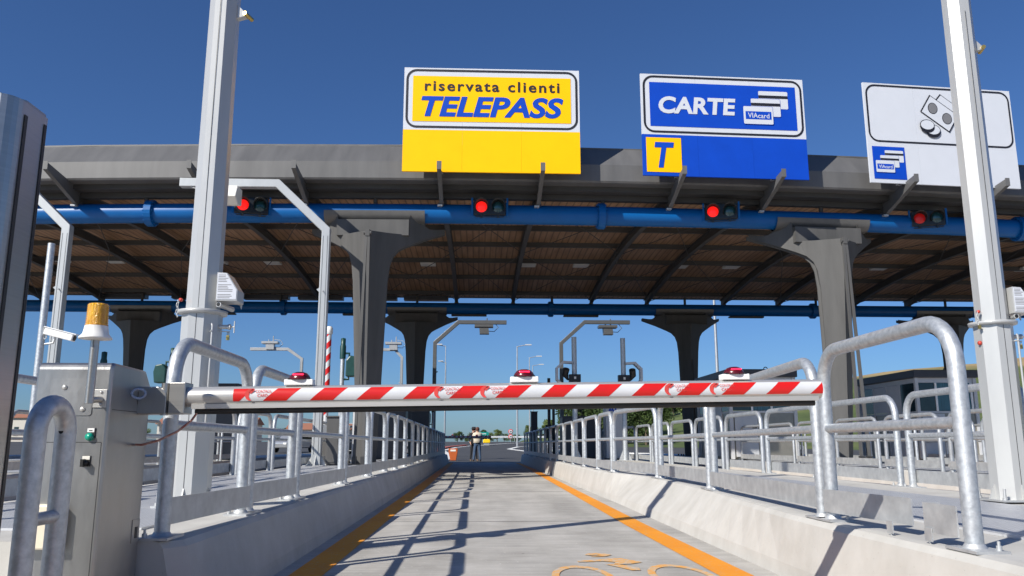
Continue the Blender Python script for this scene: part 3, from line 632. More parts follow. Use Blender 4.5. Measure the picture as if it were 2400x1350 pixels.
# ------------------------------------------------------------------ stainless pillar at the left edge of the picture
t = thing('stainless_pillar', 'tall brushed steel pillar with black gaskets at the left picture edge', 'pillar', (-1.85, 2.7, PL))
prof = [(-.34, .11), (-.34, -.09)] + [(.30 - .06 + .06 * math.sin(a), -.09 - .02 - .06 * math.cos(a) + .06) for a in [math.radians(d) for d in (0, 18, 36, 54, 72, 90)]] + [(.30, .11)]
mb = MB(); mb.prism(prof, 'z', 0, 1.90); mb.build('body', 'stainless', t)
for (y0, y1) in ((-.035, -.017), (.088, .104)):
    mb = MB(); mb.box(.297, .303, y0, y1, 0, 1.855 if y0 < 0 else 1.87); mb.build('gasket', 'black', t)
mb = MB(); mb.prism([(-.335, .105), (-.335, -.085), (.24, -.085), (.295, -.02), (.295, .105)], 'z', 1.9005, 1.912); mb.build('cap', 'stainless_panel', t)

# ------------------------------------------------------------------ barrier housing with beacon
HX0, HX1, HY0, HY1, HT = -1.915, -1.592, 3.61, 4.05, 1.205
bh = thing('barrier_housing', 'brushed steel barrier housing with amber beacon on the left island', 'barrier housing', (-1.766, 3.83, PL)); of = (-1.766, 3.83, PL)
mb = MB(); mb.prism([(HY0, PL), (HY1, PL), (HY1, 1.125), (HY1 - .075, HT - .005), (HY0 + .02, HT), (HY0, HT - .02)], 'x', HX0, HX1); mb.build('body', 'stainless_panel', bh, of, bevel=.012)
def fx_(px): return HX0 + (px - 86) / 500.
def fz_(py): return 1.201 - (py - 850) / 531.
yf = HY0
mb = MB(); pl = mb.prism(round_rect(fx_(120), fx_(211), fz_(970), fz_(886), .012), 'y', yf - .0035, yf + .01).build('access_plate', 'stainless_panel', bh, of)
for px, py in ((150, 906), (200, 906), (192, 956), (140, 956)):
    mb = MB(); mb.lathe([(.011, 0), (.011, -.003), (.006, -.006), (0, -.0065)], (fx_(px), yf - .0035, fz_(py)), 12, 'y'); s = mb.build('screw', 'alu', pl, of)
    mb = MB(); mb.box(fx_(px) - .007, fx_(px) + .007, yf - .0104, yf - .0099, fz_(py) - .0012, fz_(py) + .0012, Matrix.Rotation(.9, 3, 'Y')); mb.build('screw_slot', 'black', s, of) if False else None
# beacon
bx_, bz = -1.665, 0
mb = MB(); mb.box(fx_(213), fx_(241), yf - .006, yf, fz_(952), fz_(911)); mb.build('beacon_bracket', 'alu', bh, of, bevel=.001)
for py in (917, 945):
    mb = MB(); mb.lathe([(.006, 0), (.006, -.004), (0, -.005)], (fx_(229), yf - .006, fz_(py)), 10, 'y'); mb.build('bolt', 'alu', bh, of)
ex, ey = fx_(228), yf - .006
bcx, bcy = -1.640, yf - .085
mb = MB(); mb.tube([(ex, ey, fz_(934)), (ex - .005, ey - .04, fz_(935)), (bcx - .002, bcy, fz_(938))], .0145, 14); mb.tube([(bcx, bcy, fz_(938) - .013), (bcx, bcy, 1.30)], .0175, 16); mb.build('beacon_pole', 'stainless', bh, of)
mb = MB(); mb.lathe([(.03, 1.292), (.066, 1.296), (.066, 1.302), (.052, 1.318), (.047, 1.345), (.046, 1.352)], (bcx, bcy, 0), 28); mb.build('beacon_base', 'white_paint', bh, of)
mb = MB(); pr = [(.0455, 1.3525)]
for i in range(1, 21): pr.append((.0445 - .003 * i / 20 + (.0016 if i % 2 else -.0012), 1.3525 + .092 * i / 20))
pr += [(.038, 1.4475), (.025, 1.4505), (0, 1.451)]; mb.lathe(pr, (bcx, bcy, 0), 28); mb.build('beacon_lens', 'amber', bh, of)
mb = MB(); mb.lathe([(.022, 1.353), (.022, 1.37), (.014, 1.375), (.014, 1.42), (0, 1.43)], (bcx, bcy, 0), 12); mb.build('beacon_bulb', 'brass', bh, of)
# push button, selector, name plates, ring, cream box, lock slot
def front_box(name, m, x0, x1, y0, y1, dp, bev=.001): 
    mb = MB(); mb.box(fx_(x0), fx_(x1), yf - dp, yf - .0002, fz_(y1), fz_(y0)); return mb.build(name, m, bh, of, bevel=bev)
front_box('button_frame', 'black', 206, 224, 998, 1020, .004); front_box('button_plate', 'white_paint', 207, 222, 999, 1008, .006)
mb = MB(); mb.lathe([(.017, 0), (.017, -.008), (.0155, -.011), (.015, -.016), (0, -.017)], (fx_(213), yf, fz_(1018)), 18, 'y'); mb.build('green_button', 'green_button', bh, of)
front_box('selector_frame', 'black', 201, 219, 1060, 1084, .004); front_box('selector_plate', 'offwhite', 202, 218, 1061, 1069, .006)
mb = MB(); mb.lathe([(.016, 0), (.016, -.012), (.013, -.02), (0, -.02)], (fx_(208), yf, fz_(1076)), 16, 'y'); mb.box(fx_(208) - .006, fx_(208) + .006, yf - .034, yf - .018, fz_(1076) - .016, fz_(1076) + .016); mb.build('selector_knob', 'black', bh, of)
front_box('junction_box', 'cream', 97, 176, 1166, 1262, .05, .008)
mb = MB(); P = [(HX1 + .030 + .026 * math.cos(a), 3.83 + .012 * math.cos(a), 1.083 + .022 * math.sin(a)) for a in [2 * math.pi * i / 24 for i in range(24)]]; mb.tube(P + [P[0]], .006, 8, caps=False); mb.build('cable_loop', 'clear_hose', bh, of)
mb = MB(); mb.box(HX1, HX1 + .002, 3.90, 4.01, 1.035, 1.095); mb.build('name_plate', 'alu', bh, of)
mb = MB(); mb.box(HX1, HX1 + .004, 3.955, 4.035, .345 + .06, .51); mb.build('lock_plate', 'stainless_panel', bh, of); mb = MB(); mb.box(HX1 + .003, HX1 + .006, 3.985, 4.01, .425, .475); mb.build('lock_slot', 'black', bh, of)
for (x0, x1, z0, z1) in ((HX0 + .02, HX1 - .02, .86, .863), (HX0 + .018, HX0 + .021, .14, .86), (HX1 - .021, HX1 - .018, .14, .86)):
    mb = MB(); mb.box(x0, x1, yf - .0008, yf + .001, z0, z1); mb.build('door_gap', 'dark_steel', bh, of)
for z in (.25, .72):
    mb = MB(); mb.cyl((HX0 + .012, yf - .006, z), (HX0 + .012, yf - .006, z + .07), .008, seg=10); mb.build('hinge', 'alu', bh, of)
mb = MB(); mb.box(HX1 - .0005, HX1 + .0006, HY0 + .03, HY1 - .02, 1.0, 1.003); mb.build('panel_gap', 'dark_steel', bh, of)
# print on the plates
mb = MB(); mb.box(fx_(211), fx_(218), yf - .0066, yf - .006, fz_(1005), fz_(1003)); mb.build('print', 'black', bh, of)
mb = MB()
for i in range(4): mb.box(HX1 + .002, HX1 + .0025, 3.91, 4.0 - .01 * (i % 2), 1.045 + .011 * i, 1.049 + .011 * i)
mb.build('print', 'dark_steel', bh, of)

# ------------------------------------------------------------------ barrier booms
def boom(label, loc, Ln, x_red, lights, rz=0., tilt=0., logos=(), far=False, cat='barrier boom', name='barrier_boom'):
    """local x runs along the boom from its clamp; z = 0 is the top of the beam"""
    t = thing(name, label, cat, loc, rz); t.rotation_euler = (0, -tilt, rz)
    A, B = .046, .047; ZC = -.054
    def prof(a): return (-A * math.cos(a), ZC + B * math.sin(a))      # a = 0 faces the road, positive up
    n = 28; mb = MB(); ring_ = [prof(2 * math.pi * i / n) for i in range(n)]
    vv = [(x, y, z) for x in (0, Ln) for y, z in ring_]; mb.add(vv, [(i, (i + 1) % n, n + (i + 1) % n, n + i) for i in range(n)], True); mb.add(vv, [list(range(n)), list(range(n, 2 * n))])
    mb.build('beam', 'alu', t)
    mb = MB(); mb.prism([(-.036, -.090), (.036, -.090), (.034, -.112), (-.034, -.112)], 'x', .05, Ln - .02); mb.build('lower_profile', 'alu', t)
    mb = MB(); mb.tube([(.06, 0, -.122), (Ln - .03, 0, -.122)], .0145, 12); mb.box(.06, Ln - .03, -.010, .010, -.119, -.110); mb.build('rubber_edge', 'rubber', t)
    a0, a1 = math.radians(-32), math.radians(44)
    def patch(xa, xb, sl, k, m, nm, parent):
        """film between xa and xb (at its lower edge), leaning by sl towards the top, wrapped on the beam"""
        q = []; rows = 8
        for j in range(rows + 1):
            a = a0 + (a1 - a0) * j / rows; zf = (math.sin(a) - math.sin(a0)) / (math.sin(a1) - math.sin(a0)); y, z = -(A + k) * math.cos(a), ZC + (B + k) * math.sin(a)
            for x in (xa + sl * zf, xb + sl * zf): q.append((min(max(x, x_red), Ln), y, z))
        mb = MB(); mb.add(q, [(2 * j, 2 * j + 1, 2 * j + 3, 2 * j + 2) for j in range(rows)], True); return mb.build(nm, m, parent)
    film = patch(x_red, Ln, 0, .0006, 'white_film', 'white_film', t)
    per = .2195; x = x_red - per * .37; i = 0
    while x < Ln:
        xa, xb = x, x + per * .5
        if xb + .06 > x_red and xa < Ln: patch(xa, xb, .068, .0012, 'red_film', 'red_stripe', film)
        x += per
    for lx in lights:
        mb = MB(); mb.box(lx - .068, lx + .068, -.032, .032, -.006, .022); l = mb.build('warning_lamp', 'white_paint', t, bevel=.004)
        mb = MB(); pr = []
        for (h, rx) in ((.022, .050), (.030, .050), (.040, .045), (.052, .034), (.058, .018), (.059, .0)): pr.append((rx, h))
        mb.lathe(pr, (lx, 0, 0), 20); mb.build('lens', 'red_lens', l)
        mb = MB(); mb.box(lx - .026, lx + .026, -.045, -.036, .040, .0475); mb.build('led_strip', 'red_led', l, bevel=.003)
        mb = MB(); mb.box(lx - .051, lx + .051, -.0335, .0335, .0222, .0275); mb.build('lens_rim', 'black', l)
    for lx in logos:
        g = text_mesh('CONTROL', .075, .014, 0, .01, 1., -.042, lx + .036, -A - .0022); g.build('lettering', 'pink_print', film)
        g = text_mesh('CARD', .048, .014, 0, .01, 1., -.061, lx + .044, -A - .0026); g.build('lettering', 'pink_print', film)
        g = text_mesh('s.r.l.', .016, .006, 0, .0, 1., -.061, lx + .096, -A - .0026); g.build('lettering', 'pink_print', film)
        mb = MB(); q = []
        for i in range(15):      # the crescent mark
            a = math.radians(60 + 215 * i / 14); wd = .020 * math.sin(math.pi * (i + .6) / 15.2)
            q.append((lx + .012 + (.026 - wd) * math.cos(a) * .95, -A - .002, -.050 + (.026 - wd) * math.sin(a)))
            q.append((lx + .012 + .028 * math.cos(a) * .95, -A - .002, -.050 + .028 * math.sin(a)))
        mb.add(q, [(2 * i, 2 * i + 1, 2 * i + 3, 2 * i + 2) for i in range(14)]); mb.add([(lx + .004, -A - .002, -.04), (lx + .022, -A - .002, -.022), (lx + .034, -A - .002, -.026), (lx + .014, -A - .002, -.046)], [(0, 1, 2, 3)]); mb.build('crescent_mark', 'pink_print', film)
    if not far:
        mb = MB(); mb.lathe([(.009, 0), (.009, -.003), (.004, -.006), (0, -.006)], (.145, -A + .001, -.055), 10, 'y'); mb.build('screw', 'alu', t)
        mb = MB(); mb.box(-.05, .025, -.055, .055, -.135, .012); mb.build('clamp', 'stainless', t, bevel=.004)
        mb = MB(); mb.tube([(-.075, -.03, -.14), (-.075, -.03, .01)], .019, 14); mb.build('hinge_pin', 'stainless', t)
        mb = MB(); mb.prism([(-.235, -.006), (-.10, -.006), (-.062, -.035), (-.062, -.135), (-.235, -.135)], 'y', -.05, .06); mb.build('arm', 'stainless_panel', t, bevel=.005)
        mb = MB(); mb.tube([(.075, -.0, -.118), (.05, -.02, -.165), (.0, -.05, -.215), (-.08, -.06, -.255), (-.16, -.05, -.275), (-.22, -.02, -.272)], .0055, 8); mb.build('cable', 'cable_red', t)
    return t
boom('long red and white striped barrier boom lowered across the middle lane', (-1.40, 3.95, 1.128), 3.08, .245, (.545, 1.625, 2.66), 0, math.radians(.9), logos=(.315, 1.205, 1.425, 2.315, 2.535))
boom('distant striped barrier boom with red lamps in front of the two people', (-1.78, 40.6, 1.30), 2.45, .2, (.55, 1.75), 0, 0, far=True)

# ------------------------------------------------------------------ octagonal tilting masts
def octa(mb, r, z0, z1, r1=None): mb.lathe([(r, z0), (r1 or r, z1)], (0, 0, 0), 8, smooth=False); return mb
def rot8(mb): 
    c, s = math.cos(math.pi / 8), math.sin(math.pi / 8); mb.v = [(x * c - y * s, x * s + y * c, z) for x, y, z in mb.v]; return mb
def mast(label, loc, mirrored=False):
    t = thing('octagonal_mast', label, 'mast', loc)
    mb = MB(); octa(mb, .147, .012, 1.42); rot8(mb).build('lower_shaft', 'mast_paint', t)
    mb = MB(); octa(mb, .124, 1.42, 7.5, .108); rot8(mb).build('upper_shaft', 'mast_paint', t)
    mb = MB(); mb.lathe([(.15, 1.405), (.178, 1.41), (.182, 1.435), (.15, 1.44)], (0, 0, 0), 24); mb.build('collar', 'mast_paint', t)
    mb = MB(); mb.box(-.20, .20, -.20, .20, 0, .014)
    for sx_ in (-1, 1):
        for sy_ in (-1, 1): mb.cyl((sx_ * .165, sy_ * .165, .014), (sx_ * .165, sy_ * .165, .10), .011, seg=8); mb.cyl((sx_ * .165, sy_ * .165, .014), (sx_ * .165, sy_ * .165, .032), .021, seg=6)
    mb.build('base_plate', 'galv_sheet', t)
    for k in range(4):
        a = math.pi / 2 * k; c, s = math.cos(a), math.sin(a); mb = MB()
        vv = [(.13, -.005, .014), (.19, -.005, .014), (.138, -.005, .13), (.13, -.005, .13), (.13, .005, .014), (.19, .005, .014), (.138, .005, .13), (.13, .005, .13)]
        mb.add([(x * c - y * s, x * s + y * c, z) for x, y, z in vv], [(0, 1, 2, 3), (4, 7, 6, 5), (0, 4, 5, 1), (1, 5, 6, 2), (2, 6, 7, 3), (3, 7, 4, 0)]); mb.build('gusset', 'mast_paint', t)
    mb = MB(); mb.box(-.002, .0015, -.1377, -.1357, .02, 1.40); mb.box(-.002, .0015, -.1155, -.1135, 1.45, 4.2); mb.build('seam', 'dark_steel', t)
    # winch box with a printed notice
    bx = MB(); pf = [(.125, 1.50), (.285, 1.50), (.285, 1.585), (.20, 1.715), (.125, 1.72)]; bx.prism(pf, 'y', -.115, .06); b_ = bx.build('winch_box', 'mast_paint', t, bevel=.004)
    mb = MB(); pp = [(.132, 1.512), (.277, 1.512), (.277, 1.583), (.196, 1.708), (.132, 1.711)]; mb.prism(pp, 'y', -.118, -.1153); nt_ = mb.build('notice', 'sign_white', b_)
    mb = MB(); random.seed(3)
    for i in range(15):
        z = 1.52 + .0125 * i; xr = .27 if z < 1.583 else .27 - (z - 1.583) * .65
        if i in (3, 9): continue
        mb.box(.138, .138 + (xr - .138) * random.uniform(.6, .97), -.1186, -.1181, z, z + .0052)
    mb.build('print', 'sign_grey', b_)
    mb = MB(); mb.tube([(.145, -.10, 1.475), (.19, .10, 1.468)], .020, 14); mb.build('roller', 'mast_paint', t); mb = MB(); mb.lathe([(.015, 0), (.015, -.003)], (.1447, -.1005, 1.475), 12, 'y'); mb.build('roller_end', 'black', t)
    mb = MB(); mb.prism([(.20, 1.50), (.28, 1.50), (.275, 1.462), (.262, 1.495)], 'y', .035, .05); mb.build('hook', 'mast_paint', t)
    # lock bolt with T handle, tag and rod
    mb = MB(); mb.cyl((.13, -.02, 1.315), (.215, -.02, 1.315), .017, seg=12); mb.cyl((.205, -.02, 1.315), (.222, -.02, 1.315), .022, seg=10); mb.cyl((.22, -.02, 1.315), (.252, -.02, 1.315), .006, seg=8); mb.cyl((.25, -.02, 1.27), (.25, -.02, 1.36), .005, seg=8); mb.tube([(.12, -.02, 1.285), (.22, -.02, 1.278)], .004, 6); mb.build('lock_bolt', 'galv_sheet', t)
    mb = MB(); mb.box(.196, .216, -.03, -.01, 1.215, 1.25); mb.tube([(.20, -.02, 1.25), (.20, -.02, 1.275), (.212, -.02, 1.275), (.212, -.02, 1.25)], .003, 6); mb.build('padlock', 'brass', t)
    mb = MB(); mb.tube([(.113, -.118, 1.325), (.119, -.122, 1.31), (.119, -.122, .55), (.112, -.116, .54)], .0085, 10); mb.tube([(.10, -.10, 1.27), (.119, -.135, 1.272)], .007, 8); mb.build('rod', 'mast_paint', t)
    # chain and ring hanging at the collar
    mb = MB()
    for i in range(5):
        c = Vector((-.165 - .006 * (i % 2), -.07, 1.50 - .026 * i)); P = [c + Vector(((.006 if i % 2 else .002) * math.cos(a), (.002 if i % 2 else .007) * math.cos(a), .017 * math.sin(a))) for a in [2 * math.pi * k / 12 for k in range(13)]]; mb.tube(P, .0025, 6, caps=False)
    mb.build('chain', 'galv_sheet', t); mb = MB(); mb.lathe([(.0, -.012), (.013, -.01), (.013, .01), (0, .012)], (-.150, -.062, 1.515), 12, 'y'); mb.build('chain_knob', 'red_plastic', t)
    # bracket with roller high up
    mb = MB(); mb.prism([(.105, 3.98), (.185, 3.90), (.185, 3.885), (.105, 3.86)], 'y', -.03, .03); mb.build('upper_bracket', 'mast_paint', t); mb = MB(); mb.tube([(.175, -.05, 3.895), (.205, .06, 3.895)], .018, 12); mb.build('upper_roller', 'brass', t)
    return t
mast('grey octagonal mast behind the barrier housing on the left island', (-2.10, 6.2, DK + .014))
m2 = mast('grey octagonal mast with red push button at the right picture edge', (4.27, 6.5, DK + .014))
mb = MB(); mb.lathe([(.012, 0), (.018, .0), (.018, -.012), (.014, -.02), (0, -.022)], (0, 0, 0), 14, 'x'); pb = mb.build('push_button', 'red_plastic', m2); pb.location = (-.137, -.03, 1.26)
mb = MB(); mb.box(-.175, -.155, -.09, -.075, 1.37, 1.40); mb.build('padlock', 'brass', m2)

# ------------------------------------------------------------------ overhead lane gantries
def gantry(label, loc, d, h1=5.29, dx=1.15, h2=6.38, tip=3.38, a=.20, m='gantry_paint', panel=True, rz=0.):
    """d = -1 arm to the left, +1 arm to the right"""
    t = thing('lane_gantry', label, 'gantry', loc, rz)
    mb = MB(); mb.square([(0, 0, .02), (0, 0, h1), (d * dx, 0, h2), (d * tip, 0, h2)], a); mb.build('bent_post', m, t, bevel=.012)
    mb = MB(); mb.box(-.25, .25, -.25, .25, 0, .02)
    for s in (-1, 1):
        mb.prism([(s * a / 2, .02), (s * .22, .02), (s * a / 2, .22)], 'y', -.006, .006); mb.prism([(s * a / 2, .02), (s * .22, .02), (s * a / 2, .22)], 'x', -.006, .006)
    mb.build('base_plate', 'galv_sheet', t)
    for (x, y0) in ((-.05, -a / 2), (.05, -a / 2)):
        mb = MB(); mb.box(x - .006, x + .006, y0 - .003, y0 + .001, .25, h1 - .15); mb.build('groove', 'gantry_dark', t)
    mb = MB(); mb.prism([(-.16 * -d, 3.9), (-.10 * -d, 3.94), (-.10 * -d, 3.84)], 'y', -.05, .05); mb.tube([(.0, -.1, 3.86), (0, -.16, 3.84)], .012, 6); mb.build('hook', m, t)
    if panel:
        mb = MB(); x = d * 2.18; mb.prism([(-.32, 6.24), (.05, 6.24), (.05, 5.86), (-.22, 5.80), (-.46, 5.95)], 'x', x - .2, x + .2); mb.build('antenna_panel', 'offwhite', t, bevel=.02)
        mb = MB(); mb.box(x - .1, x + .1, -.08, .08, 6.2, 6.4); mb.tube([(x - .6, -.05, 6.28), (x - .75, -.08, 6.2), (x - .95, -.06, 6.28)], .012, 6); mb.build('antenna_mount', 'galv_sheet', t)
    else:
        x = d * (tip - 1.1); mb = MB(); mb.box(x - .45, x + .45, -.25, .25, 6.05, 6.17); mb.prism([(x - .22, 6.05), (x + .22, 6.05), (x + .25, 5.72), (x - .20, 5.72)], 'y', -.2, .2); mb.build('antenna_panel', m, t)
        mb = MB(); mb.cyl((x - .1, 0, 6.15), (x - .1, 0, 6.3), .03, seg=8); mb.cyl((x + .15, 0, 6.15), (x + .15, 0, 6.5), .03, seg=8); mb.tube([(x + .2, 0, 6.3), (x + .55, 0, 6.25), (x + .7, 0, 6.05), (x + .5, 0, 5.85), (x + .2, 0, 5.87)], .018, 6); mb.build('antenna_mount', m, t)
    return t
gantry('pale lane gantry arching left from the left island in front of the column', (-3.50, 18.2, DK), -1)
g2 = gantry('pale lane gantry at far left behind the amber beacon', (-9.32, 18.2, DK), -1)
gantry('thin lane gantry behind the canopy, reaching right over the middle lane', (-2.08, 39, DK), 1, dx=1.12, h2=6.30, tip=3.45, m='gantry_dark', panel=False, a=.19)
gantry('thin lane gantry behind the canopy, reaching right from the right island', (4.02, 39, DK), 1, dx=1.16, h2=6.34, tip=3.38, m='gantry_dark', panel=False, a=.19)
gantry('distant lane gantry left of the striped raised boom', (-9.9, 46, DK), -1, h1=5.2, dx=.8, h2=5.75, tip=2.9, panel=False, a=.17)
gantry('distant lane gantry between the two middle columns', (-4.3, 46, DK), -1, h1=5.3, dx=.4, h2=5.75, tip=1.6, panel=False, a=.16)

# CCTV camera on its own pole, far left
t = thing('cctv_camera', 'white security camera on a thin pole right of the steel pillar', 'camera', (-5.62, 10.8, DK))
mb = MB(); mb.cyl((-.10, 0, 0), (-.10, 0, 3.1), .045, seg=12); mb.build('pole', 'galv', t)
R = Matrix.Rotation(math.radians(14), 3, 'Y'); mb = MB(); mb.box(-.05, .33, -.055, .055, 1.86, 1.95, R, (0, 0, 1.9)); mb.build('body', 'white_paint', t, bevel=.01)
mb = MB(); mb.box(-.06, .37, -.065, .065, 1.952, 1.964, R, (0, 0, 1.9)); mb.build('sun_shield', 'white_paint', t)
mb = MB(); mb.cyl((.325, 0, 1.825), (.335, 0, 1.822), .035, seg=12); mb.build('lens', 'black', t)
mb = MB(); mb.tube([(-.1, 0, 1.74), (.06, 0, 1.76), (.08, 0, 1.86)], .014, 8); mb.tube([(-.1, 0, 1.78), (-.02, -.02, 1.83), (-.05, 0, 1.9)], .008, 6); mb.build('bracket', 'galv', t)

# round-dome cameras in folded guards, on poles of the right island
def camera_pole(label, loc, d):
    t = thing('camera_pole', label, 'camera pole', loc, 0, 'camera poles on the right island')
    mb = MB(); mb.cyl((0, 0, 0), (0, 0, 3.62), .075, seg=14); mb.build('pole', 'galv', t)
    mb = MB(); mb.prism([(-.075, .0), (-.20, 0), (-.075, .3)], 'y', -.006, .006); mb.prism([(.075, .0), (.20, 0), (.075, .3)], 'y', -.006, .006); mb.box(-.2, .2, -.2, .2, 0, .015); mb.build('base_plate', 'galv_sheet', t)
    P = [(d * .04, 2.88), (d * .35, 2.90), (d * .56, 2.70), (d * .56, 2.34), (d * .36, 2.12), (d * .06, 2.16)]; mb = MB()
    vv = [(x, y, z) for x, z in P for y in (-.13, .13)]; mb.add(vv, [(2 * i, 2 * i + 1, 2 * i + 3, 2 * i + 2) for i in range(5)])
    vv2 = [(x * .86 + d * .01, y, (z - 2.5) * .84 + 2.5) for x, z in P for y in (-.13, .13)]; mb.add(vv2, [(2 * i, 2 * i + 1, 2 * i + 3, 2 * i + 2) for i in range(5)]); mb.add(vv + vv2, [(2 * i, 2 * i + 2, 12 + 2 * i + 2, 12 + 2 * i) for i in range(5)]); mb.build('guard', 'booth_wall', t)
    mb = MB(); mb.tube([(d * .25, -.1, 2.66), (d * .28, 0, 2.50), (d * .20, .0, 2.36), (0, 0, 2.36)], [.10, .10, .035, .035], 12); mb.build('camera', 'black', t)
    mb = MB(); mb.box(-.17, .17, -.16, .05, 2.28, 2.50); mb.build('clamp_box', 'black', t); mb = MB(); mb.box(-.03, .03, -.17, -.161, 2.36, 2.43); mb.build('indicator', 'offwhite', t)
camera_pole('camera pole on the right island, guard folded to the left', (2.86, 24.0, DK), -1)
camera_pole('camera pole on the right island, guard folded to the right', (4.36, 24.2, DK), 1)

# ------------------------------------------------------------------ lane furniture on the islands
def lane_signal(label, loc, rz=0., h=2.6):
    t = thing('lane_signal', label, 'signal', loc, rz, 'small green lane signals')
    mb = MB(); mb.cyl((0, 0, 0), (0, 0, h), .055, seg=12); mb.build('pole', 'galv', t)
    mb = MB(); mb.lathe([(.075, h - .05), (.075, h + .25), (.06, h + .30), (.06, h + .45), (0, h + .47)], (0, 0, 0), 14); mb.build('pole_head', 'signal_green', t)
    mb = MB(); mb.prism([(.10, h - .50), (.40, h - .50), (.44, h - .2), (.40, h - .02), (.2, h + .02), (.10, h - .1)], 'y', -.15, .15); mb.build('signal_head', 'signal_green', t, bevel=.03)
    mb = MB(); mb.tube([(0, 0, h + .08), (.16, 0, h + .08), (.16, 0, h - .56), (0, 0, h - .56)], .03, 8); mb.build('arm', 'signal_green', t)
    return t
lane_signal('dark green lane signal seen from behind, left of the front column', (-3.35, 20.2, DK))
lane_signal('dark green lane signal behind the left railing hoop', (-8.35, 22.5, DK), math.pi)
lane_signal('dark green lane signal behind the barrier housing', (-8.6, 19., DK), 0, 2.1)
lane_signal('dark green lane signal in the shade behind the middle column', (-1.95, 36., DK), math.pi, 1.9)
def cabinet(label, loc, w_, d, h, m='booth_wall', cat='cabinet', extra=True):
    t = thing('control_cabinet', label, cat, loc)
    mb = MB(); mb.box(-w_ / 2, w_ / 2, -d / 2, d / 2, .04, h); mb.build('body', m, t, bevel=.012)
    mb = MB(); mb.box(-w_ / 2 - .02, w_ / 2 + .02, -d / 2 - .03, d / 2 + .02, h, h + .03); mb.build('roof', m, t)
    mb = MB(); mb.box(-w_ / 2 + .02, w_ / 2 - .02, -d / 2 + .02, d / 2 - .02, 0, .04); mb.build('plinth', 'dark_steel', t)
    if extra:
        mb = MB(); mb.box(-w_ / 2 + .03, w_ / 2 - .03, -d / 2 - .012, -d / 2 - .002, .08, h - .04); o = mb.build('door', m, t, bevel=.004); mb = MB(); mb.box(w_ / 2 - .10, w_ / 2 - .07, -d / 2 - .03, -d / 2 - .012, h * .45, h * .56); mb.build('handle', 'black', o)
    return t
cabinet('grey control cabinet beside the pale gantry on the left island', (-3.12, 18.35, DK), .36, .4, 1.05, 'column_grey')
cabinet('grey pay cabinet right of the striped raised boom', (-2.95, 21.4, DK), .5, .45, 1.9, 'booth_wall')
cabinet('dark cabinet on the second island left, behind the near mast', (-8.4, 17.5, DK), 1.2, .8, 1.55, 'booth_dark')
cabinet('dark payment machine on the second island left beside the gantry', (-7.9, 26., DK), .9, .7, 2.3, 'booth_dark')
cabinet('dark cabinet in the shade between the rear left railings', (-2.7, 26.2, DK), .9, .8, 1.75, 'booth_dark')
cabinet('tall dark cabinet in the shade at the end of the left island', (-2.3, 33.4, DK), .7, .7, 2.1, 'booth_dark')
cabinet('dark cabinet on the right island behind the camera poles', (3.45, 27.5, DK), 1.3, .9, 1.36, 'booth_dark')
pcab = cabinet('pale cabinet with dark blue letters beside the camera pole', (4.35, 26.0, DK), .62, .6, 2.15, 'booth_wall', extra=False)
text_mesh('ACI', .5, .22, 0, .03, 1., 1.45, -.25, -.305).build('lettering', 'sign_blue', pcab)
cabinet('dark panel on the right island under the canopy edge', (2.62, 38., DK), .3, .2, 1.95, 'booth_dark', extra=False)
t = thing('raised_boom', 'striped red and white boom raised upright beside the pale gantry', 'barrier boom', (-3.80, 21., DK))
mb = MB(); mb.box(-.22, .18, -.25, .25, 0, 1.05); mb.build('housing', 'column_grey', t, bevel=.02)
mb = MB(); mb.cyl((0, -.3, .8), (0, -.3, 3.25), .065, seg=14); bmx = mb.build('beam', 'white_film', t)
for k in range(7):
    z0 = 1.15 + k * .33; mb = MB(); n = 14; q = []
    for i in range(n + 1):
        a = math.pi * (1.0 + i / n); x, y = .0665 * math.cos(a), -.3 + .0665 * math.sin(a); s = (x + .066) * 1.0; q += [(x, y, z0 + s), (x, y, z0 + s + .16)]
    mb.add(q, [(2 * i, 2 * i + 1, 2 * i + 3, 2 * i + 2) for i in range(n)], True); mb.build('red_stripe', 'red_film', bmx)
mb = MB(); mb.lathe([(.075, 3.22), (.09, 3.24), (.09, 3.37), (.06, 3.42), (0, 3.43)], (0, -.3, 0), 16); mb.build('end_cap', 'white_paint', t)
mb = MB(); mb.box(-.1, .1, -.40, -.2, .72, .95); mb.build('clamp', 'stainless', t)
# ladder rack under the column
t = thing('steel_rack', 'small galvanised ladder rack beside the front left column', 'rack', (-3.3, 22.4, DK))
for x in (-.25, .25): MB().cyl((x, 0, 0), (x, 0, 1.9), .025, seg=8).build('upright', 'galv_far', t)
for k in range(5): MB().cyl((-.25, 0, .3 + .36 * k), (.25, 0, .3 + .36 * k), .016, seg=6).build('rung', 'galv_far', t)
# thin dark posts on the right island
for (x, y, h, lb) in ((2.75, 31.5, 3.0, 'thin dark post on the right island near the far railing'), (3.2, 34.5, 2.2, 'short dark post on the right island in the shade'), (8.0, 30., 3.6, 'thin dark post beside the rear right column')):
    t = thing('marker_post', lb, 'post', (x, y, DK)); MB().cyl((0, 0, 0), (0, 0, h), .06, seg=10).build('shaft', 'beam_grey', t); MB().box(-.14, .14, -.1, .1, .7, 1.2).build('junction_box', 'signal_black', t)

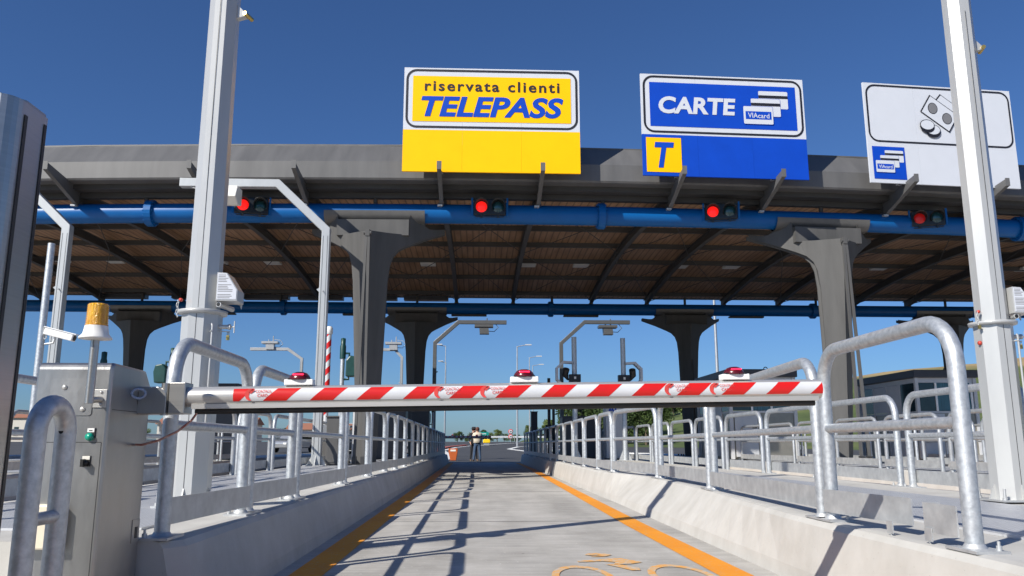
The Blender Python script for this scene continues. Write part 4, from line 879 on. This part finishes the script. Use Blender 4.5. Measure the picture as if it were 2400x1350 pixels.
# ------------------------------------------------------------------ toll booths
def booth(label, loc, wd, ln, h=2.75):
    t = thing('toll_booth', label, 'booth', loc, 0, 'toll booths on the right'); hw = wd / 2
    mb = MB(); mb.box(-hw, hw, 0, ln, .05, 1.42); mb.build('lower_wall', 'booth_base', t)
    mb = MB(); mb.box(-hw, hw, 0, ln, 2.36, h - .24); mb.build('upper_wall', 'booth_wall', t)
    mb = MB(); mb.box(-hw - .10, hw + .10, -.12, ln + .1, h - .24, h); r = mb.build('roof', 'booth_dark', t, bevel=.02)
    mb = MB(); P = [(.3 + .06 * math.cos(a), .4, h + .05 + .06 * math.sin(a)) for a in [math.pi * 2 * i / 12 for i in range(13)]]; mb.tube(P, .014, 6); mb.build('lifting_eye', 'dark_steel', r)
    mb = MB(); mb.box(-hw - .01, hw + .01, -.01, ln + .01, 1.42, 1.48); mb.build('sill', 'booth_wall', t)
    for (x, y) in ((-hw, 0), (hw, 0), (-hw, ln), (hw, ln)):
        mb = MB(); mb.box(x - .05, x + .05, y - .05, y + .05, .03, h - .24); mb.build('corner_post', 'booth_wall', t)
    for k in range(3):      # front: door-like pane and two windows
        x0 = -hw + .08 + (wd - .16) * k / 3; x1 = x0 + (wd - .16) / 3 - .06
        mb = MB(); mb.box(x0, x1, .02, .04, 1.49, 2.35); mb.build('window_pane', 'curtain' if k else 'glass_dark', t)
        mb = MB(); mb.box(x1, x1 + .06, -.015, .05, 1.48, 2.36); mb.build('window_frame', 'white_paint', t)
    for k in range(4):      # lane side
        y0 = .1 + (ln - .2) * k / 4; y1 = y0 + (ln - .2) / 4 - .07
        for s in (-1, 1):
            mb = MB(); mb.box(s * hw - .02, s * hw + .02, y0, y1, 1.49 if k != 1 else .1, 2.35); mb.build('window_pane', 'glass_dark' if k in (0, 3) else 'booth_wall', t)
            mb = MB(); mb.box(s * hw - .03, s * hw + .03, y1, y1 + .07, .08, 2.36); mb.build('window_frame', 'booth_wall', t)
    mb = MB(); mb.box(-hw + .1, -hw + .8, -.04, -.012, .1, 1.40); o = mb.build('door_panel', 'booth_wall', t); mb = MB(); mb.box(-hw + .62, -hw + .76, -.07, -.04, .95, .985); mb.build('handle', 'dark_steel', o)
booth('grey toll booth on the second island right, behind the boom tip', (8.75, 24.8, DK), 2.0, 3.6)
booth('grey toll booth with large dark windows on the third island right', (14.55, 24.8, DK), 1.85, 3.8)

# ------------------------------------------------------------------ two people beyond the barrier
def person(label, loc, rz, top, legs, hat=None, vest=False, lean=0., arm='down'):
    t = thing('person', label, 'person', loc, rz)
    J = {'pel': (0, 0, .95), 'spine': (0, .0, 1.15), 'chest': (0, 0, 1.35), 'neck': (0, .0, 1.50), 'head': (0, -.02, 1.60), 'crown': (0, -.01, 1.72),
         'hl': (-.10, 0, .90), 'kl': (-.13, -.02, .50), 'al': (-.16, .03, .09), 'tl': (-.18, -.14, .04), 'hr': (.10, 0, .90), 'kr': (.14, .0, .50), 'ar': (.19, .03, .09), 'tr': (.22, -.14, .04),
         'sl': (-.19, 0, 1.42), 'el': (-.25, .03, 1.14), 'wl': (-.22, -.13, .96), 'sr': (.19, 0, 1.42), 'er': (.25, .03, 1.14), 'wr': (.22, -.13, .96)}
    if arm == 'up':
        J['el'] = (-.26, -.10, 1.18); J['wl'] = (-.12, -.26, 1.28); J['er'] = (.26, -.10, 1.18); J['wr'] = (.12, -.26, 1.28)
    Rr = {'pel': .145, 'spine': .14, 'chest': .155, 'neck': .058, 'head': .095, 'crown': .075, 'hl': .10, 'kl': .07, 'al': .05, 'tl': .038, 'hr': .10, 'kr': .07, 'ar': .05, 'tr': .038, 'sl': .075, 'el': .05, 'wl': .034, 'sr': .075, 'er': .05, 'wr': .034}
    E_ = [('pel', 'spine'), ('spine', 'chest'), ('chest', 'neck'), ('neck', 'head'), ('head', 'crown'), ('pel', 'hl'), ('hl', 'kl'), ('kl', 'al'), ('al', 'tl'), ('pel', 'hr'), ('hr', 'kr'), ('kr', 'ar'), ('ar', 'tr'), ('chest', 'sl'), ('sl', 'el'), ('el', 'wl'), ('chest', 'sr'), ('sr', 'er'), ('er', 'wr')]
    for s, wn in ((-1, 'wl'), (1, 'wr')):
        wv = Vector(J[wn]); ev = Vector(J['el' if s < 0 else 'er']); d = (wv - ev).normalized(); pn = 'p' + wn; J[pn] = tuple(wv + d * .08); Rr[pn] = .03; E_.append((wn, pn))
        sd_ = Vector((1, 0, 0)) * s
        for k, (o, ln) in enumerate(((-.024, .07), (-.008, .08), (.008, .075), (.024, .06))):
            f = '%sf%d' % (pn, k); J[f] = tuple(Vector(J[pn]) + sd_ * o + d * ln + Vector((0, -.01, 0))); Rr[f] = .009; E_.append((pn, f))
        f = pn + 'th'; J[f] = tuple(wv + d * .07 - sd_ * .045); Rr[f] = .010; E_.append((wn, f))
    keys = list(J); me = bpy.data.meshes.new('body'); me.from_pydata([J[k] for k in keys], [(keys.index(a), keys.index(b)) for a, b in E_], [])
    o = bpy.data.objects.new('body', me); col.objects.link(o); md = o.modifiers.new('s', 'SKIN'); o.modifiers.new('u', 'SUBSURF').levels = 1
    for i, k in enumerate(keys): me.skin_vertices[0].data[i].radius = (Rr[k], Rr[k] * (.72 if k in ('pel', 'spine', 'chest') else 1)); me.skin_vertices[0].data[i].use_root = (k == 'pel')
    bpy.context.view_layer.update(); me2 = bpy.data.meshes.new_from_object(o.evaluated_get(bpy.context.evaluated_depsgraph_get())); bpy.data.objects.remove(o)
    o = bpy.data.objects.new('body', me2); col.objects.link(o); o.parent = t
    me2.materials.clear()
    for m_ in ('skin', top, legs, 'shoe'): me2.materials.append(M[m_])
    for p in me2.polygons:
        c = p.center; p.use_smooth = True
        p.material_index = 3 if c.z < .10 else 2 if c.z < .97 and abs(c.x) < .205 or c.z < .8 else 0 if c.z > 1.50 or (Vector(c) - Vector(J['pwl'])).length < .13 or (Vector(c) - Vector(J['pwr'])).length < .13 else 1
    # head: hair or hat, nose, ears, eyes
    mb = MB(); mb.lathe([(.098, 1.60), (.108, 1.66), (.10, 1.72), (.07, 1.765), (0, 1.785)], (0, .0, 0), 16); mb.build('hair', 'hair', t)
    mb = MB(); mb.prism([(-.118, 1.62), (-.138, 1.595), (-.115, 1.585)], 'x', -.014, .014); mb.build('nose', 'skin', t)
    for s in (-1, 1):
        mb = MB(); mb.lathe([(0, -.012), (.02, -.006), (.022, .006), (0, .012)], (s * .10, .0, 1.60), 8, 'x'); mb.build('ear', 'skin', t); mb = MB(); mb.lathe([(.010, 0), (0, -.006)], (s * .035, -.108, 1.63), 8, 'y'); mb.build('eye', 'dark_cloth', t)
    mb = MB(); mb.box(-.025, .025, -.111, -.105, 1.555, 1.563); mb.build('mouth', 'red_plastic', t)
    if vest:
        mb = MB(); pr = [(.19, 1.46), (.235, 1.42), (.225, 1.25), (.205, 1.08), (.215, .96), (.205, .955)]; mb.lathe(pr, (0, 0, 0), 20); mb.v = [(x, y * .72, z) for x, y, z in mb.v]; mb.build('vest', 'vest', t)
    if hat:
        mb = MB(); mb.lathe([(.17, 1.69), (.175, 1.70), (.112, 1.712), (.105, 1.78), (.08, 1.80), (0, 1.80)], (0, 0, 0), 16); mb.build('hat', 'dark_cloth', t)
    return t
person('person in beige vest and blue jeans standing with their back to the camera', (.0, 43.2, 0), math.pi + .1, 'shirt', 'jeans', vest=True, arm='up')
person('person in dark clothes and hat, half hidden behind the beige vest', (-.20, 43.75, 0), .3, 'dark_cloth', 'dark_cloth', hat=True)

# ------------------------------------------------------------------ beyond the plaza
t = thing('plastic_barrier', 'orange plastic road barrier at the end of the left island', 'road barrier', (-1.36, 46.8, 0))
mb = MB(); mb.prism([(-.22, 0), (.24, 0), (.27, .25), (.34, .55), (.36, .92), (-.36, .92), (-.34, .55), (-.27, .25)], 'y', -.5, .5); mb.v = [(x * .72, y * .6, z * .72) for x, y, z in mb.v]; mb.build('body', 'orange_plastic', t, bevel=.02); mb = MB(); mb.box(-.15, .15, -.312, -.302, .50, .60); mb.build('reflector', 'offwhite', t)
# curved kerbs and markings of the exit roads
def ribbon(name, pts, wd, z0, z1, m, parent=None):
    P = [Vector((x, y, 0)) for x, y in pts]; mb = MB(); vv = []
    for i, p in enumerate(P):
        d = (P[min(i + 1, len(P) - 1)] - P[max(i - 1, 0)]).normalized(); n = Vector((-d.y, d.x, 0)) * wd / 2
        g = rz(p.y); vv += [(p + n).to_tuple()[:2] + (g + z0,), (p - n).to_tuple()[:2] + (g + z0,), (p - n).to_tuple()[:2] + (g + z1,), (p + n).to_tuple()[:2] + (g + z1,)]
    mb.add(vv, [(i * 4 + j, i * 4 + (j + 1) % 4, i * 4 + 4 + (j + 1) % 4, i * 4 + 4 + j) for i in range(len(P) - 1) for j in range(4)] + [(0, 1, 2, 3), (len(vv) - 4, len(vv) - 3, len(vv) - 2, len(vv) - 1)]); return mb.build(name, m, parent)
L1 = [(-1.9, 44), (-1.7, 52), (-2.2, 62), (-3.0, 72), (-2.2, 85), (-.6, 95)]
ribbon('lane_marking', L1, .35, -.006, .012, 'road_white', asphalt); struct(ribbon('low_kerb', [(x - .75, y) for x, y in L1], .5, -.02, .12, 'kerb_red'))
R1 = [(11.0, 52), (7.6, 56), (4.9, 64), (3.0, 78), (4.3, 88), (7.0, 96)]
ribbon('lane_marking', R1, .45, -.006, .012, 'road_white', asphalt); struct(ribbon('gore_kerb', [(13, 57), (8.6, 61), (6.4, 70), (7.5, 84), (10, 92)], .5, -.02, .16, 'road_white'))
for i in range(9): ribbon('lane_marking', [(-9 + .9 * i, 60 + 3.6 * i), (-8.6 + .9 * i, 61.6 + 3.6 * i)], .16, -.006, .008, 'road_white', asphalt)
ribbon('lane_marking', [(-14, 62), (-9, 70), (-8, 74), (-11, 78)], .3, -.006, .01, 'road_white', asphalt)
ribbon('lane_marking', [(.0, 96), (1.6, 103), (4.2, 112), (8, 122)], .5, -.006, .012, 'road_white', asphalt)
def guard_rail(label, pts, h=.62):
    t = thing('guard_rail', label, 'guard rail'); P = [Vector((x, y, 0)) for x, y in pts]
    for a, b_ in zip(P, P[1:]):
        d = (b_ - a).normalized(); n = Vector((-d.y, d.x, 0)); mb = MB(); pr = [(.0, h - .16), (.04, h - .10), (0, h - .04), (.0, h + .02), (.04, h + .08), (0, h + .14)]
        vv = [tuple(q + n * u) [:2] + (z + rz(q.y),) for q in (a, b_) for u, z in pr]; mb.add(vv, [(i, i + 1, i + 7, i + 6) for i in range(5)]); mb.build('beam', 'galv_far', t)
        mb = MB(); mb.box(a.x - .05, a.x + .05, a.y - .05, a.y + .05, rz(a.y) - .05, rz(a.y) + h + .1); mb.build('post', 'galv_far', t)
guard_rail('galvanised guard rail curving away right of the exit road', [(6.2, 66), (6.0, 74), (7.2, 84), (9.5, 93), (13, 104), (18, 118)])
guard_rail('long pale guard rail across the far end of the road', [(-32, 128), (-22, 132), (-12, 134), (-3, 135), (6, 133), (14, 128), (22, 121), (28, 112)], .8)
guard_rail('galvanised guard rail at the foot of the hill on the right', [(20, 50), (19, 58), (19.5, 66), (22, 76)], .7)
def street_lamp(label, x, y, h, r=.11, arm=1.):
    t = thing('street_lamp', label, 'street lamp', (x, y, rz(y)), 0, 'tall street lamps beyond the plaza')
    MB().cyl((0, 0, 0), (0, 0, h), r, r * .6, seg=10).build('pole', 'galv_far', t); MB().tube([(0, 0, h - .05), (arm, 0, h + .15)], .05, 6).build('arm', 'galv_far', t)
    mb = MB(); mb.box(arm - .1, arm + .6, -.15, .15, h + .1, h + .22); mb.build('lamp_head', 'booth_wall', t)
street_lamp('street lamp standing right of the round speed signs', 4.35, 90, 11); street_lamp('slender street lamp right of the road, second from the speed signs', 6.6, 104, 11, .09); street_lamp('slender street lamp right of the road, farthest of three', 7.9, 117, 11, .08)
street_lamp('tall street lamp pole beside the rear right column', 15.5, 52, 12, .13); street_lamp('slender street lamp left of the middle gap', -3.6, 90, 11, .07, -1.); street_lamp('slender street lamp farther left of the middle gap', -4.4, 112, 11, .07, -1.)
t = thing('speed_sign', 'two round red rimmed speed signs on one post', 'sign', (5.05, 125, rz(125)))
MB().cyl((0, .05, 0), (0, .05, 1.9), .04, seg=8).build('post', 'galv_far', t)
for z, s in ((1.58, '30'), (.82, '40')):
    mb = MB(); mb.lathe([(.36, .02), (.36, 0), (0, 0)], (0, 0, z), 24, 'y'); o = mb.build('disc', 'red_film', t); mb = MB(); mb.lathe([(.26, -.003), (0, -.004)], (0, 0, z), 24, 'y'); mb.build('disc_face', 'white_film', o); text_mesh(s, .30, .22, 0, .03, 1., z - .11, -.15, -.008).build('lettering', 'sign_black', o)
t = thing('direction_sign', 'small green direction sign behind the two people', 'sign', (.75, 100, rz(100)))
for x in (-.5, .5): MB().cyl((x, .06, 0), (x, .06, 1.5), .04, seg=6).build('post', 'galv_far', t)
mb = MB(); mb.prism(round_rect(-.62, .62, 1.15, 1.55, .12), 'y', 0, .04); mb.build('board', 'sign_green', t); mb = MB(); mb.box(-.4, .3, -.006, -.002, 1.30, 1.38); mb.build('print', 'sign_white', t)
def car(label, loc, rz, m, name='parked_car', k=1., van=False):
    t = thing(name, label, 'van' if van else 'car', (loc[0], loc[1], globals()['rz'](loc[1])), rz); H_ = 1.45 * k
    pf = [(-2.1, .35), (-2.15, .75), (-1.9, .92), (-1.0, .98), (-.45, 1.42), (.95, 1.45), (1.6, 1.0), (2.05, .9), (2.1, .35)] if not van else [(-2.4, .35), (-2.4, 1.0), (-1.9, 1.15), (-1.4, 1.9), (2.3, 1.95), (2.4, .35)]
    mb = MB(); mb.prism([(x * k, z * k) for x, z in pf], 'y', -.82 * k, .82 * k); mb.build('body', m, t, bevel=.07)
    gl = [(-.88, 1.0), (-.42, 1.36), (.90, 1.38), (1.38, 1.02)] if not van else [(-1.75, 1.2), (-1.35, 1.75), (-.3, 1.75), (-.3, 1.2)]
    for s in (-1, 1):
        mb = MB(); mb.prism([(x * k, z * k) for x, z in gl], 'y', s * .822 * k, s * .83 * k); mb.build('window', 'glass_dark', t)
        for x in (-1.3, 1.3):
            mb = MB(); mb.lathe([(.30 * k, -.1), (.33 * k, -.08), (.33 * k, .08), (.30 * k, .1)], (x * k, s * .76 * k, .33 * k), 18, 'y'); w_ = mb.build('wheel', 'tyre', t); mb = MB(); mb.lathe([(.19 * k, .0), (.0, .01)], (x * k, s * (.76 * k + .105), .33 * k), 12, 'y'); mb.build('rim', 'alu', w_)
        mb = MB(); mb.box(-2.17 * k, -2.1 * k, s * .62 * k - .14, s * .62 * k + .14, .62 * k, .76 * k); mb.build('headlight', 'white_paint', t); mb = MB(); mb.box(2.05 * k, 2.12 * k, s * .62 * k - .12, s * .62 * k + .12, .66 * k, .82 * k); mb.build('tail_light', 'red_film', t)
car('white car parked far behind the left railing', (-6.3, 58, 0), .5, 'car_white'); car('silver car parked far left beyond the canopy', (-14.5, 66, 0), 1.2, 'car_silver'); car('dark car parked behind the left island', (-9.8, 62, 0), .9, 'car_dark')
t = thing('crash_cushion', 'small yellow crash cushion at the road fork beyond the two people', 'crash cushion', (1.1, 98, rz(98)))
mb = MB(); mb.prism([(-.42, .28), (.42, .28), (.42, .62), (.32, .72), (-.32, .72), (-.42, .62)], 'y', 0, 1.6); mb.build('body', 'yellow_truck', t, bevel=.06)
mb = MB(); mb.box(-.3, .3, .1, 1.5, 0, .28); mb.build('plinth', 'galv_far', t)
for (x, y, w_, h, lb) in ((-75, 230, 26, 6.5, 'long low pale building on the left horizon'), (-46, 240, 18, 5.2, 'small pale building with red roof on the left horizon'), (-118, 225, 22, 8., 'pale building at the far left horizon')):
    t = thing('farm_building', lb, 'building', (x, y, 0)); mb = MB(); mb.box(-w_ / 2, w_ / 2, 0, 10, 0, h); mb.build('wall', 'building', t); mb = MB(); mb.prism([(-.6, h), (10.6, h), (5, h + 2.)], 'x', -w_ / 2 - .5, w_ / 2 + .5); mb.build('roof', 'roof_red', t)
    for k in range(int(w_ / 4)):
        mb = MB(); xx = -w_ / 2 + 2 + 4 * k; mb.box(xx - .6, xx + .6, -.05, -.01, h * .4, h * .7); mb.build('window', 'glass_dark', t)
# hill on the right
HP = [(-400, 0), (8, 0), (16, 1.2), (24, 3.6), (34, 6.2), (48, 9.6), (66, 12.0), (85, 14.2), (105, 16.2), (140, 20), (220, 27), (420, 34)]
def hill_z(x, y):
    base = lerp(HP, x * 150. / max(y, 60) if y < 150 else x); k = max(0., min(1., (y - 72) / 70.)); k = k * k * (3 - 2 * k); return base * k + .25 * math.sin(x * .21 + y * .13) * k
mb = MB(); nx, ny = 70, 34; vv = []
for j in range(ny + 1):
    y = 70 + 330 * (j / ny) ** 1.4
    for i in range(nx + 1): x = 6 + 420 * (i / nx) ** 1.5; vv.append((x, y, hill_z(x, y) - .04))
mb.add(vv, [(j * (nx + 1) + i, j * (nx + 1) + i + 1, (j + 1) * (nx + 1) + i + 1, (j + 1) * (nx + 1) + i) for j in range(ny) for i in range(nx)], True); struct(mb.build('hill', 'hill_grass'))
# trees: tapered trunk with limbs, crown of many small leaf faces in uneven clumps
def tree_meshes(seed, h, wd, nleaf, leaf, m):
    rnd = random.Random(seed); tr = MB(); tr.tube([(0, 0, -.3), (.05, 0, h * .25), (-.03, .06, h * .5), (.04, 0, h * .78)], [h * .035, h * .028, h * .02, h * .006], 8); cl = []
    for k in range(15):
        a = rnd.uniform(0, 2 * math.pi); z = h * rnd.uniform(.3, .93); rr = wd * .5 * math.sqrt(max(.08, 1 - ((z / h - .58) / .48) ** 2)) * rnd.uniform(.45, 1.)
        c = Vector((rr * math.cos(a), rr * math.sin(a), z)); cl.append((c, wd * rnd.uniform(.13, .24))); tr.tube([(0, 0, z * .62), tuple(c * .6 + Vector((0, 0, z * .28))), tuple(c)], [h * .012, h * .008, h * .003], 5)
    lf = MB()
    for i in range(nleaf):
        c, r = rnd.choice(cl); d = Vector((rnd.gauss(0, 1), rnd.gauss(0, 1), rnd.gauss(0, .85))).normalized() * r * rnd.uniform(.35, 1.08); p = c + d
        u = Vector((rnd.gauss(0, 1), rnd.gauss(0, 1), rnd.gauss(0, 1))).normalized(); v = u.orthogonal().normalized(); s = leaf * rnd.uniform(.6, 1.4)
        lf.add([p - u * s, p + v * s * .6, p + u * s, p - v * s * .6], [(0, 1, 2, 3)])
    a = tr.build('trunk', 'bark'); b_ = lf.build('crown', m); ma, mb_ = a.data, b_.data; bpy.data.objects.remove(a); bpy.data.objects.remove(b_); return ma, mb_
TREES = [tree_meshes(1, 5., 4.6, 2600, .16, 'leaf'), tree_meshes(2, 6., 4.4, 2600, .17, 'leaf_light'), tree_meshes(3, 3.6, 4.6, 2200, .15, 'leaf')]
def tree(kind, x, y, s, label, group):
    t = thing('tree' if kind < 2 else 'bush', label, 'tree' if kind < 2 else 'bush', (x, y, max(hill_z(x, y) - .1, rz(y)) if x > 6 else rz(y)), random.uniform(0, 6.3), group); t.scale = (s, s, s * random.uniform(.9, 1.1))
    for nm, me in zip(('trunk', 'crown'), TREES[kind]): o = bpy.data.objects.new(nm, me); col.objects.link(o); o.parent = t
random.seed(11)
hillt = []
while len(hillt) < 22:
    y = random.uniform(88, 150); q = random.uniform(.125, .30); hillt.append((q, q * y, y))
for i, (q, x, y) in enumerate(sorted(hillt)):
    room = .85 + (1043 - 925) / 1900. * y - hill_z(x, y)      # keep the wood below the skyline of the hill
    tree(random.choice((0, 0, 1, 2)), x, y, max(.3, min(1.15, room / 5.6)), 'leafy tree on the wooded slope behind the right railings, %s from the left' % ORD[i], 'trees on the wooded slope')
for i, (x, y, s) in enumerate(((66, 150, .8), (68.5, 152, .6), (97, 148, .5))): tree(0, x, y, s, ['lone dark tree on the hill skyline right of the front right column', 'smaller tree beside the lone skyline tree', 'small tree on the hill behind the right mast'][i], 'single trees on the hill')
for i in range(12):
    x = -4 + i * 1.55 + random.uniform(-.5, .5); y = 150 + random.uniform(-6, 18)
    tree(random.choice((0, 1, 2)), x, y, random.uniform(.36, .55) * (1.25 if i > 8 else .9), 'far tree across the end of the road, %s from the left' % ORD[i], 'far trees at the end of the road')
for i in range(10):
    x = -16 - i * 9 + random.uniform(-3, 3); tree(random.choice((0, 2)), x, 190 + random.uniform(-15, 25), random.uniform(.6, .9), 'far tree on the left horizon, %s from the road' % ORD[i], 'far trees on the left horizon')
